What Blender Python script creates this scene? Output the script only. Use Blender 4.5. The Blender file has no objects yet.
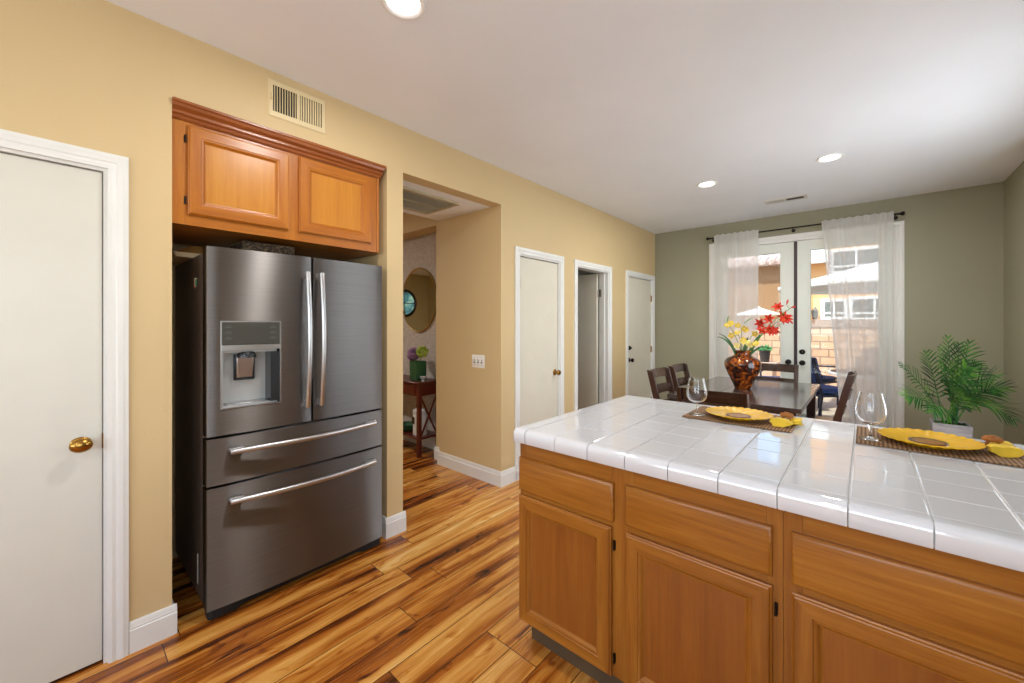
import bpy, bmesh, math, random
from mathutils import Vector, Matrix, noise as mnoise

random.seed(7)
SC = bpy.context.scene
COL = SC.collection
PI = math.pi

# ---------------------------------------------------------------- camera, exposure, sky, sun, window daylight, added fill
YAW = 0.7224
cam_data = bpy.data.cameras.new('camera')
cam_data.sensor_fit = 'HORIZONTAL'
cam_data.sensor_width = 36.0
cam_data.lens = 402.0 / 1024.0 * 36.0
cam_data.shift_y = -17.7 / 1024.0
cam_data.clip_start = 0.02
cam = bpy.data.objects.new('camera', cam_data)
COL.objects.link(cam)
cam.location = (0.0, 0.0, 1.403)
cam.rotation_euler = (PI / 2, 0.0, YAW)
SC.camera = cam

SC.view_settings.view_transform = 'Standard'
SC.view_settings.look = 'None'
SC.view_settings.gamma = 1.0
SC.view_settings.use_curve_mapping = False
SC.view_settings.exposure = 0.0

world = bpy.data.worlds.new('sky')
SC.world = world
world.use_nodes = True
wn = world.node_tree.nodes
sky = wn.new('ShaderNodeTexSky')
sky.sky_type = 'NISHITA'
sky.sun_disc = False
sky.sun_elevation = math.radians(58)
sky.sun_rotation = math.radians(200)
world.node_tree.links.new(sky.outputs['Color'], wn['Background'].inputs['Color'])
wn['Background'].inputs['Strength'].default_value = 0.48


def light(name, kind, loc, rot, energy, color=(1, 1, 1), **kw):
    d = bpy.data.lights.new(name, kind)
    d.energy = energy
    d.color = color
    for k, v in kw.items():
        setattr(d, k, v)
    o = bpy.data.objects.new(name, d)
    COL.objects.link(o)
    o.location = loc
    o.rotation_euler = rot
    return o


light('sun', 'SUN', (0, -6, 9), (math.radians(36), 0, math.radians(-22)), 6.0, (1.0, 0.95, 0.86), angle=math.radians(1.2))
# fill added at made-up kitchen windows; daylight through the unseen dining side window
light('fill_kitchen_rear', 'AREA', (-0.75, -2.66, 1.62), (math.radians(132), 0, 0), 46, (0.86, 0.93, 1.0), shape='RECTANGLE', size=2.6, size_y=1.5)
light('fill_kitchen_side', 'AREA', (1.06, -0.75, 1.62), (0, math.radians(120), 0), 30, (0.86, 0.93, 1.0), shape='RECTANGLE', size=1.1, size_y=1.9)
light('daylight_dining_side', 'AREA', (1.75, 3.5, 1.20), (0, math.radians(103), 0), 165, (0.84, 0.92, 1.0), shape='RECTANGLE', size=2.6, size_y=2.6)


# ---------------------------------------------------------------- material helpers
def lin(h):
    if isinstance(h, str):
        h = h.lstrip('#')
        c = [int(h[i:i + 2], 16) / 255.0 for i in (0, 2, 4)]
        return tuple((x / 12.92) if x <= 0.04045 else ((x + 0.055) / 1.055) ** 2.4 for x in c) + (1.0,)
    return tuple(h)[:3] + (1.0,)


class NT:
    """small node-tree builder"""

    def __init__(self, name):
        self.m = bpy.data.materials.new(name)
        self.m.use_nodes = True
        self.t = self.m.node_tree
        self.b = self.t.nodes['Principled BSDF']
        self.out = self.t.nodes['Material Output']

    def n(self, kind, props=None, **ins):
        x = self.t.nodes.new('ShaderNode' + kind)
        for k, v in (props or {}).items():
            setattr(x, k, v)
        for k, v in ins.items():
            key = int(k[1:]) if k[0] == 'i' and k[1:].isdigit() else k.replace('_', ' ')
            self.set(x.inputs[key], v)
        return x

    def set(self, sock, v):
        if isinstance(v, bpy.types.NodeSocket):
            self.t.links.new(v, sock)
        else:
            sock.default_value = v

    def math(self, op, a, b=0.0, c=None):
        x = self.t.nodes.new('ShaderNodeMath')
        x.operation = op
        self.set(x.inputs[0], a)
        self.set(x.inputs[1], b)
        if c is not None:
            self.set(x.inputs[2], c)
        return x.outputs[0]

    def xyz(self):
        tc = self.t.nodes.new('ShaderNodeTexCoord')
        s = self.n('SeparateXYZ', i0=tc.outputs['Object'])
        return s.outputs[0], s.outputs[1], s.outputs[2]

    def obj(self):
        return self.t.nodes.new('ShaderNodeTexCoord').outputs['Object']

    def vec(self, x, y, z):
        return self.n('CombineXYZ', i0=x, i1=y, i2=z).outputs[0]

    def scaled(self, s):
        mp = self.n('Mapping', i0=self.obj())
        mp.inputs['Scale'].default_value = s
        return mp.outputs[0]

    def noise(self, vec, scale=5.0, detail=3.0, rough=0.5, distort=0.0):
        x = self.n('TexNoise', Vector=vec, Scale=scale, Detail=detail, Roughness=rough, Distortion=distort)
        return x.outputs['Fac']

    def ramp(self, fac, stops):
        x = self.t.nodes.new('ShaderNodeValToRGB')
        self.set(x.inputs[0], fac)
        el = x.color_ramp.elements
        while len(el) < len(stops):
            el.new(0.5)
        for e, (p, c) in zip(el, stops):
            e.position = p
            e.color = lin(c)
        return x.outputs[0]

    def mix(self, fac, a, b, mode='MIX'):
        x = self.t.nodes.new('ShaderNodeMix')
        x.data_type = 'RGBA'
        x.blend_type = mode
        self.set(x.inputs[0], fac)
        self.set(x.inputs[6], a if isinstance(a, bpy.types.NodeSocket) else lin(a))
        self.set(x.inputs[7], b if isinstance(b, bpy.types.NodeSocket) else lin(b))
        return x.outputs[2]

    def bump(self, h, strength=0.3, dist=0.01):
        x = self.n('Bump', Height=h, Strength=strength, Distance=dist)
        self.t.links.new(x.outputs[0], self.b.inputs['Normal'])

    def p(self, **ins):
        for k, v in ins.items():
            key = k.replace('_', ' ')
            if key in ('Base Color', 'Emission Color', 'Coat Tint') and not isinstance(v, bpy.types.NodeSocket):
                v = lin(v)
            self.set(self.b.inputs[key], v)
        return self


M = {}


def plain(name, col, rough=0.5, metal=0.0, var=0.06, vscale=6.0, **kw):
    """a colour with a little procedural unevenness"""
    t = NT(name)
    c = lin(col)
    f = t.noise(t.obj(), vscale, 3.0)
    a = tuple(max(0, x * (1 - var)) for x in c[:3])
    b = tuple(min(1, x * (1 + var)) for x in c[:3])
    t.p(Base_Color=t.ramp(f, [(0.3, a), (0.7, b)]), Roughness=rough, Metallic=metal, **kw)
    M[name] = t.m
    return t


def paint(name, col, rough=0.6, bscale=130.0, bstr=0.22):
    """orange-peel wall paint"""
    t = plain(name, col, rough, var=0.025, vscale=1.3)
    t.bump(t.noise(t.obj(), bscale, 2.0), bstr, 0.003)


paint('tan_paint', '#d3ba8b')
paint('sage_paint', '#9a977f')
paint('ceiling_paint', '#eef1f5', 0.8, 90, 0.15)
paint('white_room_paint', '#cfd0c6')
paint('foyer_paint', '#b5a878')
plain('trim_white', '#e6e6e2', 0.35, var=0.02)
plain('door_white', '#d8d6cb', 0.4, var=0.02)
plain('door_cream', '#ddd8c6', 0.4, var=0.02)
plain('french_white', '#dfe3da', 0.4, var=0.02)
plain('register_cream', '#e2cfa2', 0.45, var=0.02)
plain('register_white', '#dcdad4', 0.5, var=0.02)
plain('duct_dark', '#2a2620', 0.8)
plain('grille_tan', '#b3a789', 0.5, var=0.03)
plain('brass', '#a27b3c', 0.25, 1.0)
plain('antique_brass', '#7b6030', 0.3, 1.0)
plain('dark_bronze', '#241f1c', 0.35, 0.8)
plain('hinge_black', '#1d1713', 0.4, 0.6)
plain('hinge_nickel', '#a9a49a', 0.3, 1.0)
plain('bronze_strip', '#3b2a2e', 0.4, 0.2)
plain('gasket', '#141416', 0.7)
plain('fridge_side', '#665850', 0.4, 0.2, var=0.04)
plain('chrome', '#c9c9cb', 0.3, 1.0, var=0.02)
plain('dispenser_gray', '#b4b5b4', 0.35, 0.25, var=0.02)
plain('dispenser_panel', '#6e6f6d', 0.12, 0.7, var=0.02)
plain('dispenser_dark', '#2c2f33', 0.25, 0.2, var=0.03)
plain('icon_gray', '#4a4b4b', 0.4)
plain('sticker_white', '#d8d6cf', 0.6)
plain('switch_white', '#f1f0ea', 0.35, var=0.01)
plain('magnet_cream', '#d9cfae', 0.5)
plain('magnet_green', '#2f6d45', 0.5)
plain('magnet_red', '#9a4534', 0.5)
plain('tray_wood', '#c28f4f', 0.45, var=0.12)
plain('tray_cream', '#d6c3a0', 0.5)
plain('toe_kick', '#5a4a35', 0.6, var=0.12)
plain('grout', '#d6d6d3', 0.75, var=0.08, vscale=40)
plain('tile_white', '#d9dbe1', 0.055, var=0.01)
M['tile_white'].node_tree.nodes['Principled BSDF'].inputs['IOR'].default_value = 1.95
plain('plate_yellow', '#f2bc0e', 0.25, var=0.06, vscale=14)
plain('plate_brown', '#5f3210', 0.35, var=0.25, vscale=40)
plain('plate_center', '#a8701e', 0.3, var=0.2, vscale=50)
plain('napkin_yellow', '#efc93c', 0.85, var=0.1, vscale=20)
plain('napkin_brown', '#a86a30', 0.8, var=0.2, vscale=30)
plain('leaf_green', '#2f5a26', 0.4, var=0.25)
plain('stem_green', '#4f7a2e', 0.5, var=0.15)
plain('lily_red', '#bb2409', 0.75, var=0.2, vscale=20)
plain('lily_throat', '#e0701c', 0.5)
plain('orchid_yellow', '#d6b638', 0.5, var=0.12, vscale=20)
plain('orchid_pale', '#e3d27e', 0.5, var=0.12, vscale=20)
plain('moss', '#39501f', 0.95, var=0.5, vscale=60)
plain('hydrangea_purple', '#94709a', 0.7, var=0.2, vscale=40)
plain('hydrangea_lime', '#9aae3e', 0.7, var=0.2, vscale=40)
plain('ribbed_green', '#2f5f3d', 0.3, var=0.15)
plain('console_cherry', '#5a2015', 0.3, var=0.2, vscale=8)
plain('ceramic_white', '#dcdcd8', 0.3)
plain('crystal_clear', '#cfd3d2', 0.1)
plain('photo_dark', '#26211b', 0.4)
plain('mat_cream', '#d8cfb4', 0.7)
plain('navy_metal', '#1c2030', 0.4, 0.3)
plain('navy_cushion', '#2b3a66', 0.85, var=0.2, vscale=20)
plain('patio_white', '#e4e2dd', 0.5)
plain('umbrella_white', '#f6f4f0', 0.8, var=0.02)
plain('pot_black', '#2a2a2c', 0.5)
plain('succulent_green', '#57a063', 0.6, var=0.3, vscale=25)
plain('window_frame_white', '#efefea', 0.4)
plain('dark_window_glass', '#22332f', 0.06)
plain('lantern_black', '#2d2622', 0.5)
plain('patio_stone', '#b8aa98', 0.85, var=0.15, vscale=3)
plain('ledge_stucco', '#d9b9a2', 0.9, var=0.1)
plain('soil', '#3a2b1c', 0.95, var=0.3, vscale=30)
plain('mirror', '#f0f0f0', 0.01, 1.0, var=0.0)
plain('mirror_rim', '#b09a66', 0.3, 1.0)
plain('lamp_trim', '#f2f2f0', 0.4, var=0.01)

# lamp lens (gives off light)
t = NT('lamp_lens')
t.p(Base_Color='#ffffff', Emission_Color=(1.0, 0.96, 0.9), Emission_Strength=9.0)
M['lamp_lens'] = t.m

# hardwood floor: boards run away along the tan wall (world Y)
t = NT('floor_boards')
x, y, z = t.xyz()
bw = 0.145
fx = t.math('DIVIDE', t.math('ADD', x, 20.0 + 0.005), bw)
ix = t.math('FLOOR', fx)
rx = t.n('TexWhiteNoise', {'noise_dimensions': '1D'}, W=ix).outputs['Value']
fy = t.math('DIVIDE', t.math('ADD', y, t.math('MULTIPLY_ADD', rx, 1.2, 20.0)), 1.2)
iy = t.math('FLOOR', fy)
wn2 = t.n('TexWhiteNoise', {'noise_dimensions': '2D'}, Vector=t.vec(ix, iy, 0.0))
rc = wn2.outputs['Value']
zoff = t.math('MULTIPLY', rc, 37.0)
wob = t.math('MULTIPLY', t.math('SUBTRACT', t.noise(t.vec(t.math('MULTIPLY', x, 5.0), t.math('MULTIPLY', y, 1.6), zoff), 1.0, 2.0), 0.5), 0.07)
xs = t.math('ADD', x, wob)
streak = t.noise(t.vec(t.math('MULTIPLY', xs, 14.0), t.math('MULTIPLY', y, 0.8), zoff), 1.0, 2.5, 0.55, 0.35)
fine = t.noise(t.vec(t.math('MULTIPLY', xs, 170.0), t.math('MULTIPLY', y, 5.0), zoff), 1.0, 3.0, 0.6)
knot = t.noise(t.vec(t.math('MULTIPLY', xs, 13.0), t.math('MULTIPLY', y, 4.5), zoff), 1.0, 2.0, 0.5, 1.2)
v = t.math('MULTIPLY_ADD', t.math('SUBTRACT', streak, 0.5), 1.35, 0.5)
v = t.math('MULTIPLY_ADD', t.math('SUBTRACT', rc, 0.5), 0.24, v)
v = t.math('MULTIPLY_ADD', t.math('SUBTRACT', fine, 0.5), 0.24, v)
v = t.math('MULTIPLY_ADD', t.math('MINIMUM', t.math('SUBTRACT', knot, 0.40), 0.0), 1.4, v)
wood = t.ramp(v, [(0.10, '#2a1106'), (0.27, '#6e3611'), (0.41, '#a45c1d'), (0.54, '#c68437'), (0.70, '#dea657'), (0.90, '#f0cd8e')])
frx = t.math('FRACT', fx)
fry = t.math('FRACT', fy)
ex = t.math('MINIMUM', frx, t.math('SUBTRACT', 1.0, frx))
ey = t.math('MULTIPLY', t.math('MINIMUM', fry, t.math('SUBTRACT', 1.0, fry)), 1.2 / bw)
edge = t.math('MINIMUM', ex, ey)
gap = t.math('LESS_THAN', edge, 0.011)
t.p(Base_Color=t.mix(gap, wood, '#1d0d06'), Roughness=t.math('MULTIPLY_ADD', fine, 0.12, 0.2))
t.bump(t.math('MINIMUM', t.math('MULTIPLY', edge, 18.0), 1.0), 0.35, 0.002)
M['floor_boards'] = t.m


def wood(name, dark, mid, light_, grain='Z', rough=0.32, across=34.0, along=1.6, contrast=1.0):
    t = NT(name)
    s = {'X': (along, across, across), 'Y': (across, along, across), 'Z': (across, across, along)}[grain]
    f1 = t.noise(t.scaled(s), 1.0, 4.0, 0.6, 0.5)
    s2 = tuple(q * 4.5 for q in s)
    f2 = t.noise(t.scaled(s2), 1.0, 3.0, 0.6)
    s3 = tuple(q * 0.22 for q in s)
    f3 = t.noise(t.scaled(s3), 1.0, 2.0, 0.5, 0.8)
    v = t.math('MULTIPLY_ADD', t.math('SUBTRACT', f2, 0.5), 0.5, f1)
    v = t.math('MULTIPLY_ADD', t.math('SUBTRACT', f3, 0.5), 0.7, v)
    t.p(Base_Color=t.ramp(v, [(0.5 - 0.28 / contrast, dark), (0.5, mid), (0.5 + 0.28 / contrast, light_)]), Roughness=rough)
    t.p(Coat_Weight=0.12, Coat_Roughness=0.25)
    M[name] = t.m


wood('base_wood_v', '#78430f', '#94591b', '#aa7029', 'Z', contrast=0.8)
wood('base_wood_h', '#7e4710', '#9b5f1c', '#b1762c', 'X', contrast=0.8)
wood('base_panel_v', '#7d4517', '#90531b', '#9f6123', 'Z', contrast=0.7)
wood('upper_wood_v', '#9a5410', '#b06816', '#c07c22', 'Z', contrast=0.7)
wood('upper_wood_h', '#945010', '#ab6314', '#bc7820', 'Y', contrast=0.7)
wood('upper_panel_v', '#b06c18', '#c07c20', '#cc8c2c', 'Z', contrast=0.7)
wood('crown_wood', '#7a3c15', '#935021', '#a9632c', 'Y', contrast=0.8)
wood('espresso_x', '#241611', '#3a2820', '#4c3a31', 'X', 0.22, 40, 2, 0.7)
wood('espresso_y', '#2e231f', '#443833', '#5a4d47', 'Y', 0.24, 40, 2, 0.7)
M['espresso_y'].node_tree.nodes['Principled BSDF'].inputs['Coat Weight'].default_value = 0.7
M['espresso_y'].node_tree.nodes['Principled BSDF'].inputs['Coat Roughness'].default_value = 0.12
wood('espresso_z', '#24130e', '#3b231a', '#523226', 'Z', 0.28, 40, 2, 0.7)
wood('planter_wood', '#7d7a7c', '#a5a2a4', '#c4c2c6', 'X', 0.85, 50, 4, 0.7)

# brushed stainless steel (brushed sideways, so highlights stretch up and down)
t = NT('stainless')
f = t.noise(t.scaled((2.0, 3.0, 240.0)), 1.0, 2.0)
t.p(Base_Color=t.ramp(f, [(0.3, '#7d7a77'), (0.7, '#848180')]), Metallic=1.0, Roughness=0.43, Anisotropic=1.0, Anisotropic_Rotation=0.25)
tg = t.n('Tangent', {'direction_type': 'RADIAL', 'axis': 'Z'})
t.t.links.new(tg.outputs[0], t.b.inputs['Tangent'])
M['stainless'] = t.m

# window glass: thin architectural pane
t = NT('window_glass')
tr = t.n('BsdfTransparent')
tr.inputs[0].default_value = (0.96, 0.98, 0.97, 1)
gl = t.n('BsdfGlossy')
gl.inputs['Roughness'].default_value = 0.02
fr = t.n('Fresnel', IOR=1.45)
mx = t.n('MixShader', i0=fr.outputs[0], i1=tr.outputs[0], i2=gl.outputs[0])
t.t.links.new(mx.outputs[0], t.out.inputs[0])
M['window_glass'] = t.m

# sheer curtain fabric
t = NT('sheer_fabric')
tr = t.n('BsdfTransparent')
di = t.n('BsdfDiffuse')
di.inputs[0].default_value = lin('#f8f7f5')
tl = t.n('BsdfTranslucent')
tl.inputs[0].default_value = lin('#f8f7f5')
m1 = t.n('MixShader', i0=0.62, i1=di.outputs[0], i2=tl.outputs[0])
m2 = t.n('MixShader', i0=t.math('MULTIPLY_ADD', t.n('LayerWeight', Blend=0.35).outputs['Facing'], 0.5, 0.64), i1=tr.outputs[0], i2=m1.outputs[0])
t.t.links.new(m2.outputs[0], t.out.inputs[0])
M['sheer_fabric'] = t.m

# clear drinking glass
t = NT('clear_glass')
t.p(Base_Color='#ffffff', Roughness=0.0, IOR=1.45, Transmission_Weight=1.0)
M['clear_glass'] = t.m

# tortoiseshell art glass
t = NT('amber_glass')
f = t.noise(t.obj(), 15.0, 4.0, 0.65, 1.2)
t.p(Base_Color=t.ramp(f, [(0.36, '#120704'), (0.48, '#4a1a06'), (0.58, '#94430a'), (0.70, '#dd8f22')]), Roughness=0.07, Coat_Weight=0.6)
M['amber_glass'] = t.m

# woven placemat
t = NT('woven_brown')
x, y, z = t.xyz()
wv = t.math('SINE', t.math('MULTIPLY', x, 2 * PI / 0.0125))
wv2 = t.math('SINE', t.math('MULTIPLY', y, 2 * PI / 0.004))
f = t.math('MULTIPLY_ADD', wv, 0.3, t.math('MULTIPLY_ADD', wv2, 0.12, 0.5))
t.p(Base_Color=t.ramp(f, [(0.1, '#55381f'), (0.5, '#8a6744'), (0.9, '#ad8a63')]), Roughness=0.85)
t.bump(f, 0.6, 0.002)
M['woven_brown'] = t.m

# wicker
t = NT('wicker_dark')
f = t.n('TexVoronoi', Vector=t.scaled((60, 60, 120)), Scale=1.0).outputs['Distance']
t.p(Base_Color=t.ramp(f, [(0.1, '#8a7458'), (0.6, '#33281d')]), Roughness=0.8)
t.bump(f, 0.6, 0.004)
M['wicker_dark'] = t.m

# mottled grey wallpaper in the niche
t = NT('mottled_wallpaper')
f = t.noise(t.scaled((9, 9, 7)), 6.0, 4.0, 0.7, 0.6)
t.p(Base_Color=t.ramp(f, [(0.3, '#9c9086'), (0.5, '#b3a79c'), (0.7, '#c8c0b6')]), Roughness=0.75)
M['mottled_wallpaper'] = t.m


# masonry
def bricks(name, c1, c2, mortar, w, h, rough=0.9):
    t = NT(name)
    x, y, z = t.xyz()
    bt = t.n('TexBrick', Vector=t.vec(t.math('ADD', x, y), z, 0.0), Color1=lin(c1), Color2=lin(c2), Mortar=lin(mortar), Scale=1.0)
    bt.inputs['Mortar Size'].default_value = 0.012
    bt.inputs['Brick Width'].default_value = w
    bt.inputs['Row Height'].default_value = h
    f = t.noise(t.obj(), 7.0, 4.0, 0.7)
    t.p(Base_Color=t.mix(t.math('MULTIPLY', f, 0.5), bt.outputs['Color'], '#f1dcc0'), Roughness=rough)
    t.bump(t.math('SUBTRACT', 1.0, bt.outputs['Fac']), 0.5, 0.01)
    M[name] = t.m


bricks('tan_block', '#c9906a', '#dba884', '#744f38', 0.27, 0.15)
bricks('cap_brick', '#663e32', '#77493a', '#54382e', 0.1, 0.3)
paint('stucco_orange', '#dba060', 0.95, 25, 0.4)
paint('stucco_brown', '#967656', 0.95, 25, 0.4)
t = NT('roof_tile')
x, y, z = t.xyz()
wv = t.math('SINE', t.math('MULTIPLY', x, 2 * PI / 0.3))
t.p(Base_Color=t.ramp(t.noise(t.obj(), 3.0, 3.0), [(0.3, '#d9bcae'), (0.7, '#eadbd2')]), Roughness=0.9)
t.bump(wv, 0.8, 0.08)
M['roof_tile'] = t.m

# view of trees and sky through the round foyer window (a lit window)
t = NT('garden_view')
f = t.noise(t.obj(), 5.0, 4.0, 0.6, 0.4)
cc = t.ramp(f, [(0.3, '#1d3a3c'), (0.5, '#5f8f8f'), (0.62, '#9dbfa0'), (0.75, '#d6e6e4')])
t.p(Base_Color='#101010', Emission_Color=cc, Emission_Strength=1.0, Roughness=0.1)
M['garden_view'] = t.m

# palm leaf
t = NT('palm_leaf')
f = t.noise(t.obj(), 9.0, 3.0)
t.p(Base_Color=t.ramp(f, [(0.32, '#12381a'), (0.5, '#2c6a28'), (0.68, '#70a43c')]), Roughness=0.38)
M['palm_leaf'] = t.m


# ---------------------------------------------------------------- mesh helpers
class MB:
    def __init__(self):
        self.bm = bmesh.new()

    def quad(self, vs):
        try:
            return self.bm.faces.new(vs)
        except ValueError:
            return None

    def box(self, lo, hi, rot=None, piv=None):
        x0, y0, z0 = [min(a, b) for a, b in zip(lo, hi)]
        x1, y1, z1 = [max(a, b) for a, b in zip(lo, hi)]
        co = [(x0, y0, z0), (x1, y0, z0), (x1, y1, z0), (x0, y1, z0), (x0, y0, z1), (x1, y0, z1), (x1, y1, z1), (x0, y1, z1)]
        if rot is not None:
            p = Vector(piv) if piv is not None else Vector(((x0 + x1) / 2, (y0 + y1) / 2, (z0 + z1) / 2))
            co = [p + rot @ (Vector(c) - p) for c in co]
        v = [self.bm.verts.new(c) for c in co]
        for f in ((0, 3, 2, 1), (4, 5, 6, 7), (0, 1, 5, 4), (1, 2, 6, 5), (2, 3, 7, 6), (3, 0, 4, 7)):
            self.bm.faces.new([v[i] for i in f])
        return self

    def hexa(self, a, b):
        """box between two quads of 4 points each"""
        v = [self.bm.verts.new(c) for c in list(a) + list(b)]
        for f in ((0, 3, 2, 1), (4, 5, 6, 7), (0, 1, 5, 4), (1, 2, 6, 5), (2, 3, 7, 6), (3, 0, 4, 7)):
            self.bm.faces.new([v[i] for i in f])
        return self

    def tube(self, pts, r, n=8, flat=None, up=None):
        """round (or flat: (ra, rb) ellipse factors) sweep along points, closed ends"""
        pts = [Vector(p) for p in pts]
        rs = r if isinstance(r, (list, tuple)) else [r] * len(pts)
        tan = []
        for i in range(len(pts)):
            a = pts[max(i - 1, 0)]
            b = pts[min(i + 1, len(pts) - 1)]
            tan.append((b - a).normalized())
        ref = Vector(up) if up is not None else (Vector((0, 0, 1)) if abs(tan[0].z) < 0.9 else Vector((1, 0, 0)))
        nrm = (ref - tan[0] * ref.dot(tan[0])).normalized()
        rings = []
        fa, fb = flat if flat else (1, 1)
        for i, p in enumerate(pts):
            nrm = (nrm - tan[i] * nrm.dot(tan[i])).normalized()
            bi = tan[i].cross(nrm)
            rings.append([self.bm.verts.new(p + (nrm * math.cos(2 * PI * k / n) * fa + bi * math.sin(2 * PI * k / n) * fb) * rs[i]) for k in range(n)])
        for a, b in zip(rings, rings[1:]):
            for k in range(n):
                self.quad([a[k], a[(k + 1) % n], b[(k + 1) % n], b[k]])
        self.quad(list(reversed(rings[0])))
        self.quad(rings[-1])
        return self

    def cyl(self, p0, p1, r0, r1=None, n=20):
        return self.tube([p0, p1], [r0, r0 if r1 is None else r1], n)

    def lathe(self, prof, c=(0, 0, 0), n=32, axis='Z', cap=True, mod=None):
        """profile of (radius, height); mod(angle, i) scales the radius"""
        rings = []
        for i, (r, h) in enumerate(prof):
            if r < 1e-6:
                co = (0, 0, h)
                rings.append([self.bm.verts.new(self._ax(co, c, axis))])
            else:
                ring = []
                for k in range(n):
                    a = 2 * PI * k / n
                    m = mod(a, i) if mod else 1.0
                    ring.append(self.bm.verts.new(self._ax((r * m * math.cos(a), r * m * math.sin(a), h), c, axis)))
                rings.append(ring)
        for a, b in zip(rings, rings[1:]):
            if len(a) == 1 and len(b) == 1:
                continue
            for k in range(n):
                k2 = (k + 1) % n
                if len(a) == 1:
                    self.quad([a[0], b[k2], b[k]])
                elif len(b) == 1:
                    self.quad([a[k], a[k2], b[0]])
                else:
                    self.quad([a[k], a[k2], b[k2], b[k]])
        if cap:
            if len(rings[0]) > 1:
                self.quad(list(reversed(rings[0])))
            if len(rings[-1]) > 1:
                self.quad(rings[-1])
        return self

    @staticmethod
    def _ax(co, c, axis):
        x, y, z = co
        if axis == 'X':
            x, y, z = z, x, y
        elif axis == 'Y':
            x, y, z = y, z, x
        elif axis == '-X':
            x, y, z = -z, x, y
        elif axis == '-Y':
            x, y, z = x, -z, y
        return (x + c[0], y + c[1], z + c[2])

    def prism(self, poly, f0, f1):
        """polygon of 2-D points placed by f0 and f1 (functions (a,b)->xyz)"""
        a = [self.bm.verts.new(f0(*p)) for p in poly]
        b = [self.bm.verts.new(f1(*p)) for p in poly]
        n = len(poly)
        self.quad(a)
        self.quad(list(reversed(b)))
        for k in range(n):
            self.quad([a[k], b[k], b[(k + 1) % n], a[(k + 1) % n]])
        return self

    def rings(self, fn, rects, cap=True, back=None, alt=False):
        """rectangles [(u0,v0,u1,v1,w)...] joined in order (mitred mouldings)"""
        rs = []
        for (u0, v0, u1, v1, w) in rects:
            rs.append([self.bm.verts.new(fn(*q)) for q in ((u0, v0, w), (u1, v0, w), (u1, v1, w), (u0, v1, w))])
        for a, b in zip(rs, rs[1:]):
            for k in range(4):
                f = self.quad([a[k], a[(k + 1) % 4], b[(k + 1) % 4], b[k]])
                if alt and f and k % 2 == 0:
                    f.material_index = 1
        if cap:
            self.quad(rs[-1])
        if back:
            self.quad(list(reversed(rs[0])))
        return self

    def grid(self, fn, nu, nv):
        vs = [[self.bm.verts.new(fn(i / nu, j / nv)) for j in range(nv + 1)] for i in range(nu + 1)]
        for i in range(nu):
            for j in range(nv):
                self.quad([vs[i][j], vs[i + 1][j], vs[i + 1][j + 1], vs[i][j + 1]])
        return self

    def ball(self, c, r, n=10, sq=(1, 1, 1)):
        prof = [(math.sin(PI * i / n) * 1.0, -math.cos(PI * i / n)) for i in range(n + 1)]
        prof[0] = (0, -1)
        prof[-1] = (0, 1)
        b0 = len(self.bm.verts)
        self.lathe([(p[0], p[1]) for p in prof], n=2 * n, cap=False)
        self.bm.verts.ensure_lookup_table()
        for v in self.bm.verts[b0:]:
            v.co = Vector((v.co.x * sq[0] * r + c[0], v.co.y * sq[1] * r + c[1], v.co.z * sq[2] * r + c[2]))
        return self

    def build(self, name, mat, parent=None, bevel=0.0, solid=0.0, sub=0, angle=38.0, label=None, flat=False, off=None, mat2=None):
        bm = self.bm
        if solid == 0.0:
            bmesh.ops.recalc_face_normals(bm, faces=bm.faces)
        lim = math.radians(angle)
        for e in bm.edges:
            if len(e.link_faces) == 2:
                e.smooth = e.calc_face_angle(0) < lim
        for f in bm.faces:
            f.smooth = not flat
        me = bpy.data.meshes.new(name)
        o = bpy.data.objects.new(name, me)
        COL.objects.link(o)
        o.data.materials.append(M[mat] if isinstance(mat, str) else mat)
        if mat2:
            o.data.materials.append(M[mat2])
        base = Vector((0, 0, 0))
        if parent is not None:
            o.parent = parent
            q = parent
            while q is not None:
                base += q.location
                q = q.parent
        elif off is not None:
            base = Vector(off)
            o.location = base
        if base.length > 0:
            bmesh.ops.translate(bm, verts=bm.verts, vec=-base)
        bm.to_mesh(me)
        bm.free()
        if solid:
            md = o.modifiers.new('thickness', 'SOLIDIFY')
            md.thickness = solid
            md.offset = 0
        if bevel:
            md = o.modifiers.new('rounding', 'BEVEL')
            md.width = bevel
            md.segments = 2
            md.limit_method = 'ANGLE'
            md.angle_limit = math.radians(40)
            md.harden_normals = False
        if sub:
            md = o.modifiers.new('smoothing', 'SUBSURF')
            md.levels = sub
            md.render_levels = sub
        if label:
            o['label'] = label
        return o


def tag(o, label, cat, group=None, kind=None):
    o['label'] = label
    o['category'] = cat
    if group:
        o['group'] = group
    if kind:
        o['kind'] = kind
    return o


def thing(name, label, cat, loc=(0, 0, 0), group=None, kind=None):
    o = bpy.data.objects.new(name, None)
    o.empty_display_size = 0.1
    COL.objects.link(o)
    o.location = loc
    return tag(o, label, cat, group, kind)


def kids(o):
    return [c for c in bpy.data.objects if c.parent == o]


def copy_tree(o, parent=None):
    c = o.copy()
    COL.objects.link(c)
    c.parent = parent
    for ch in kids(o):
        copy_tree(ch, c)
    return c


def struct(mb, name, mat, label, cat, **kw):
    return tag(mb.build(name, mat, **kw), label, cat, kind='structure')


# ---------------------------------------------------------------- the room shell
XL, YF, XR, YB, H = -2.36, 5.90, 0.97, -2.60, 2.74
TH = 0.12


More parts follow.
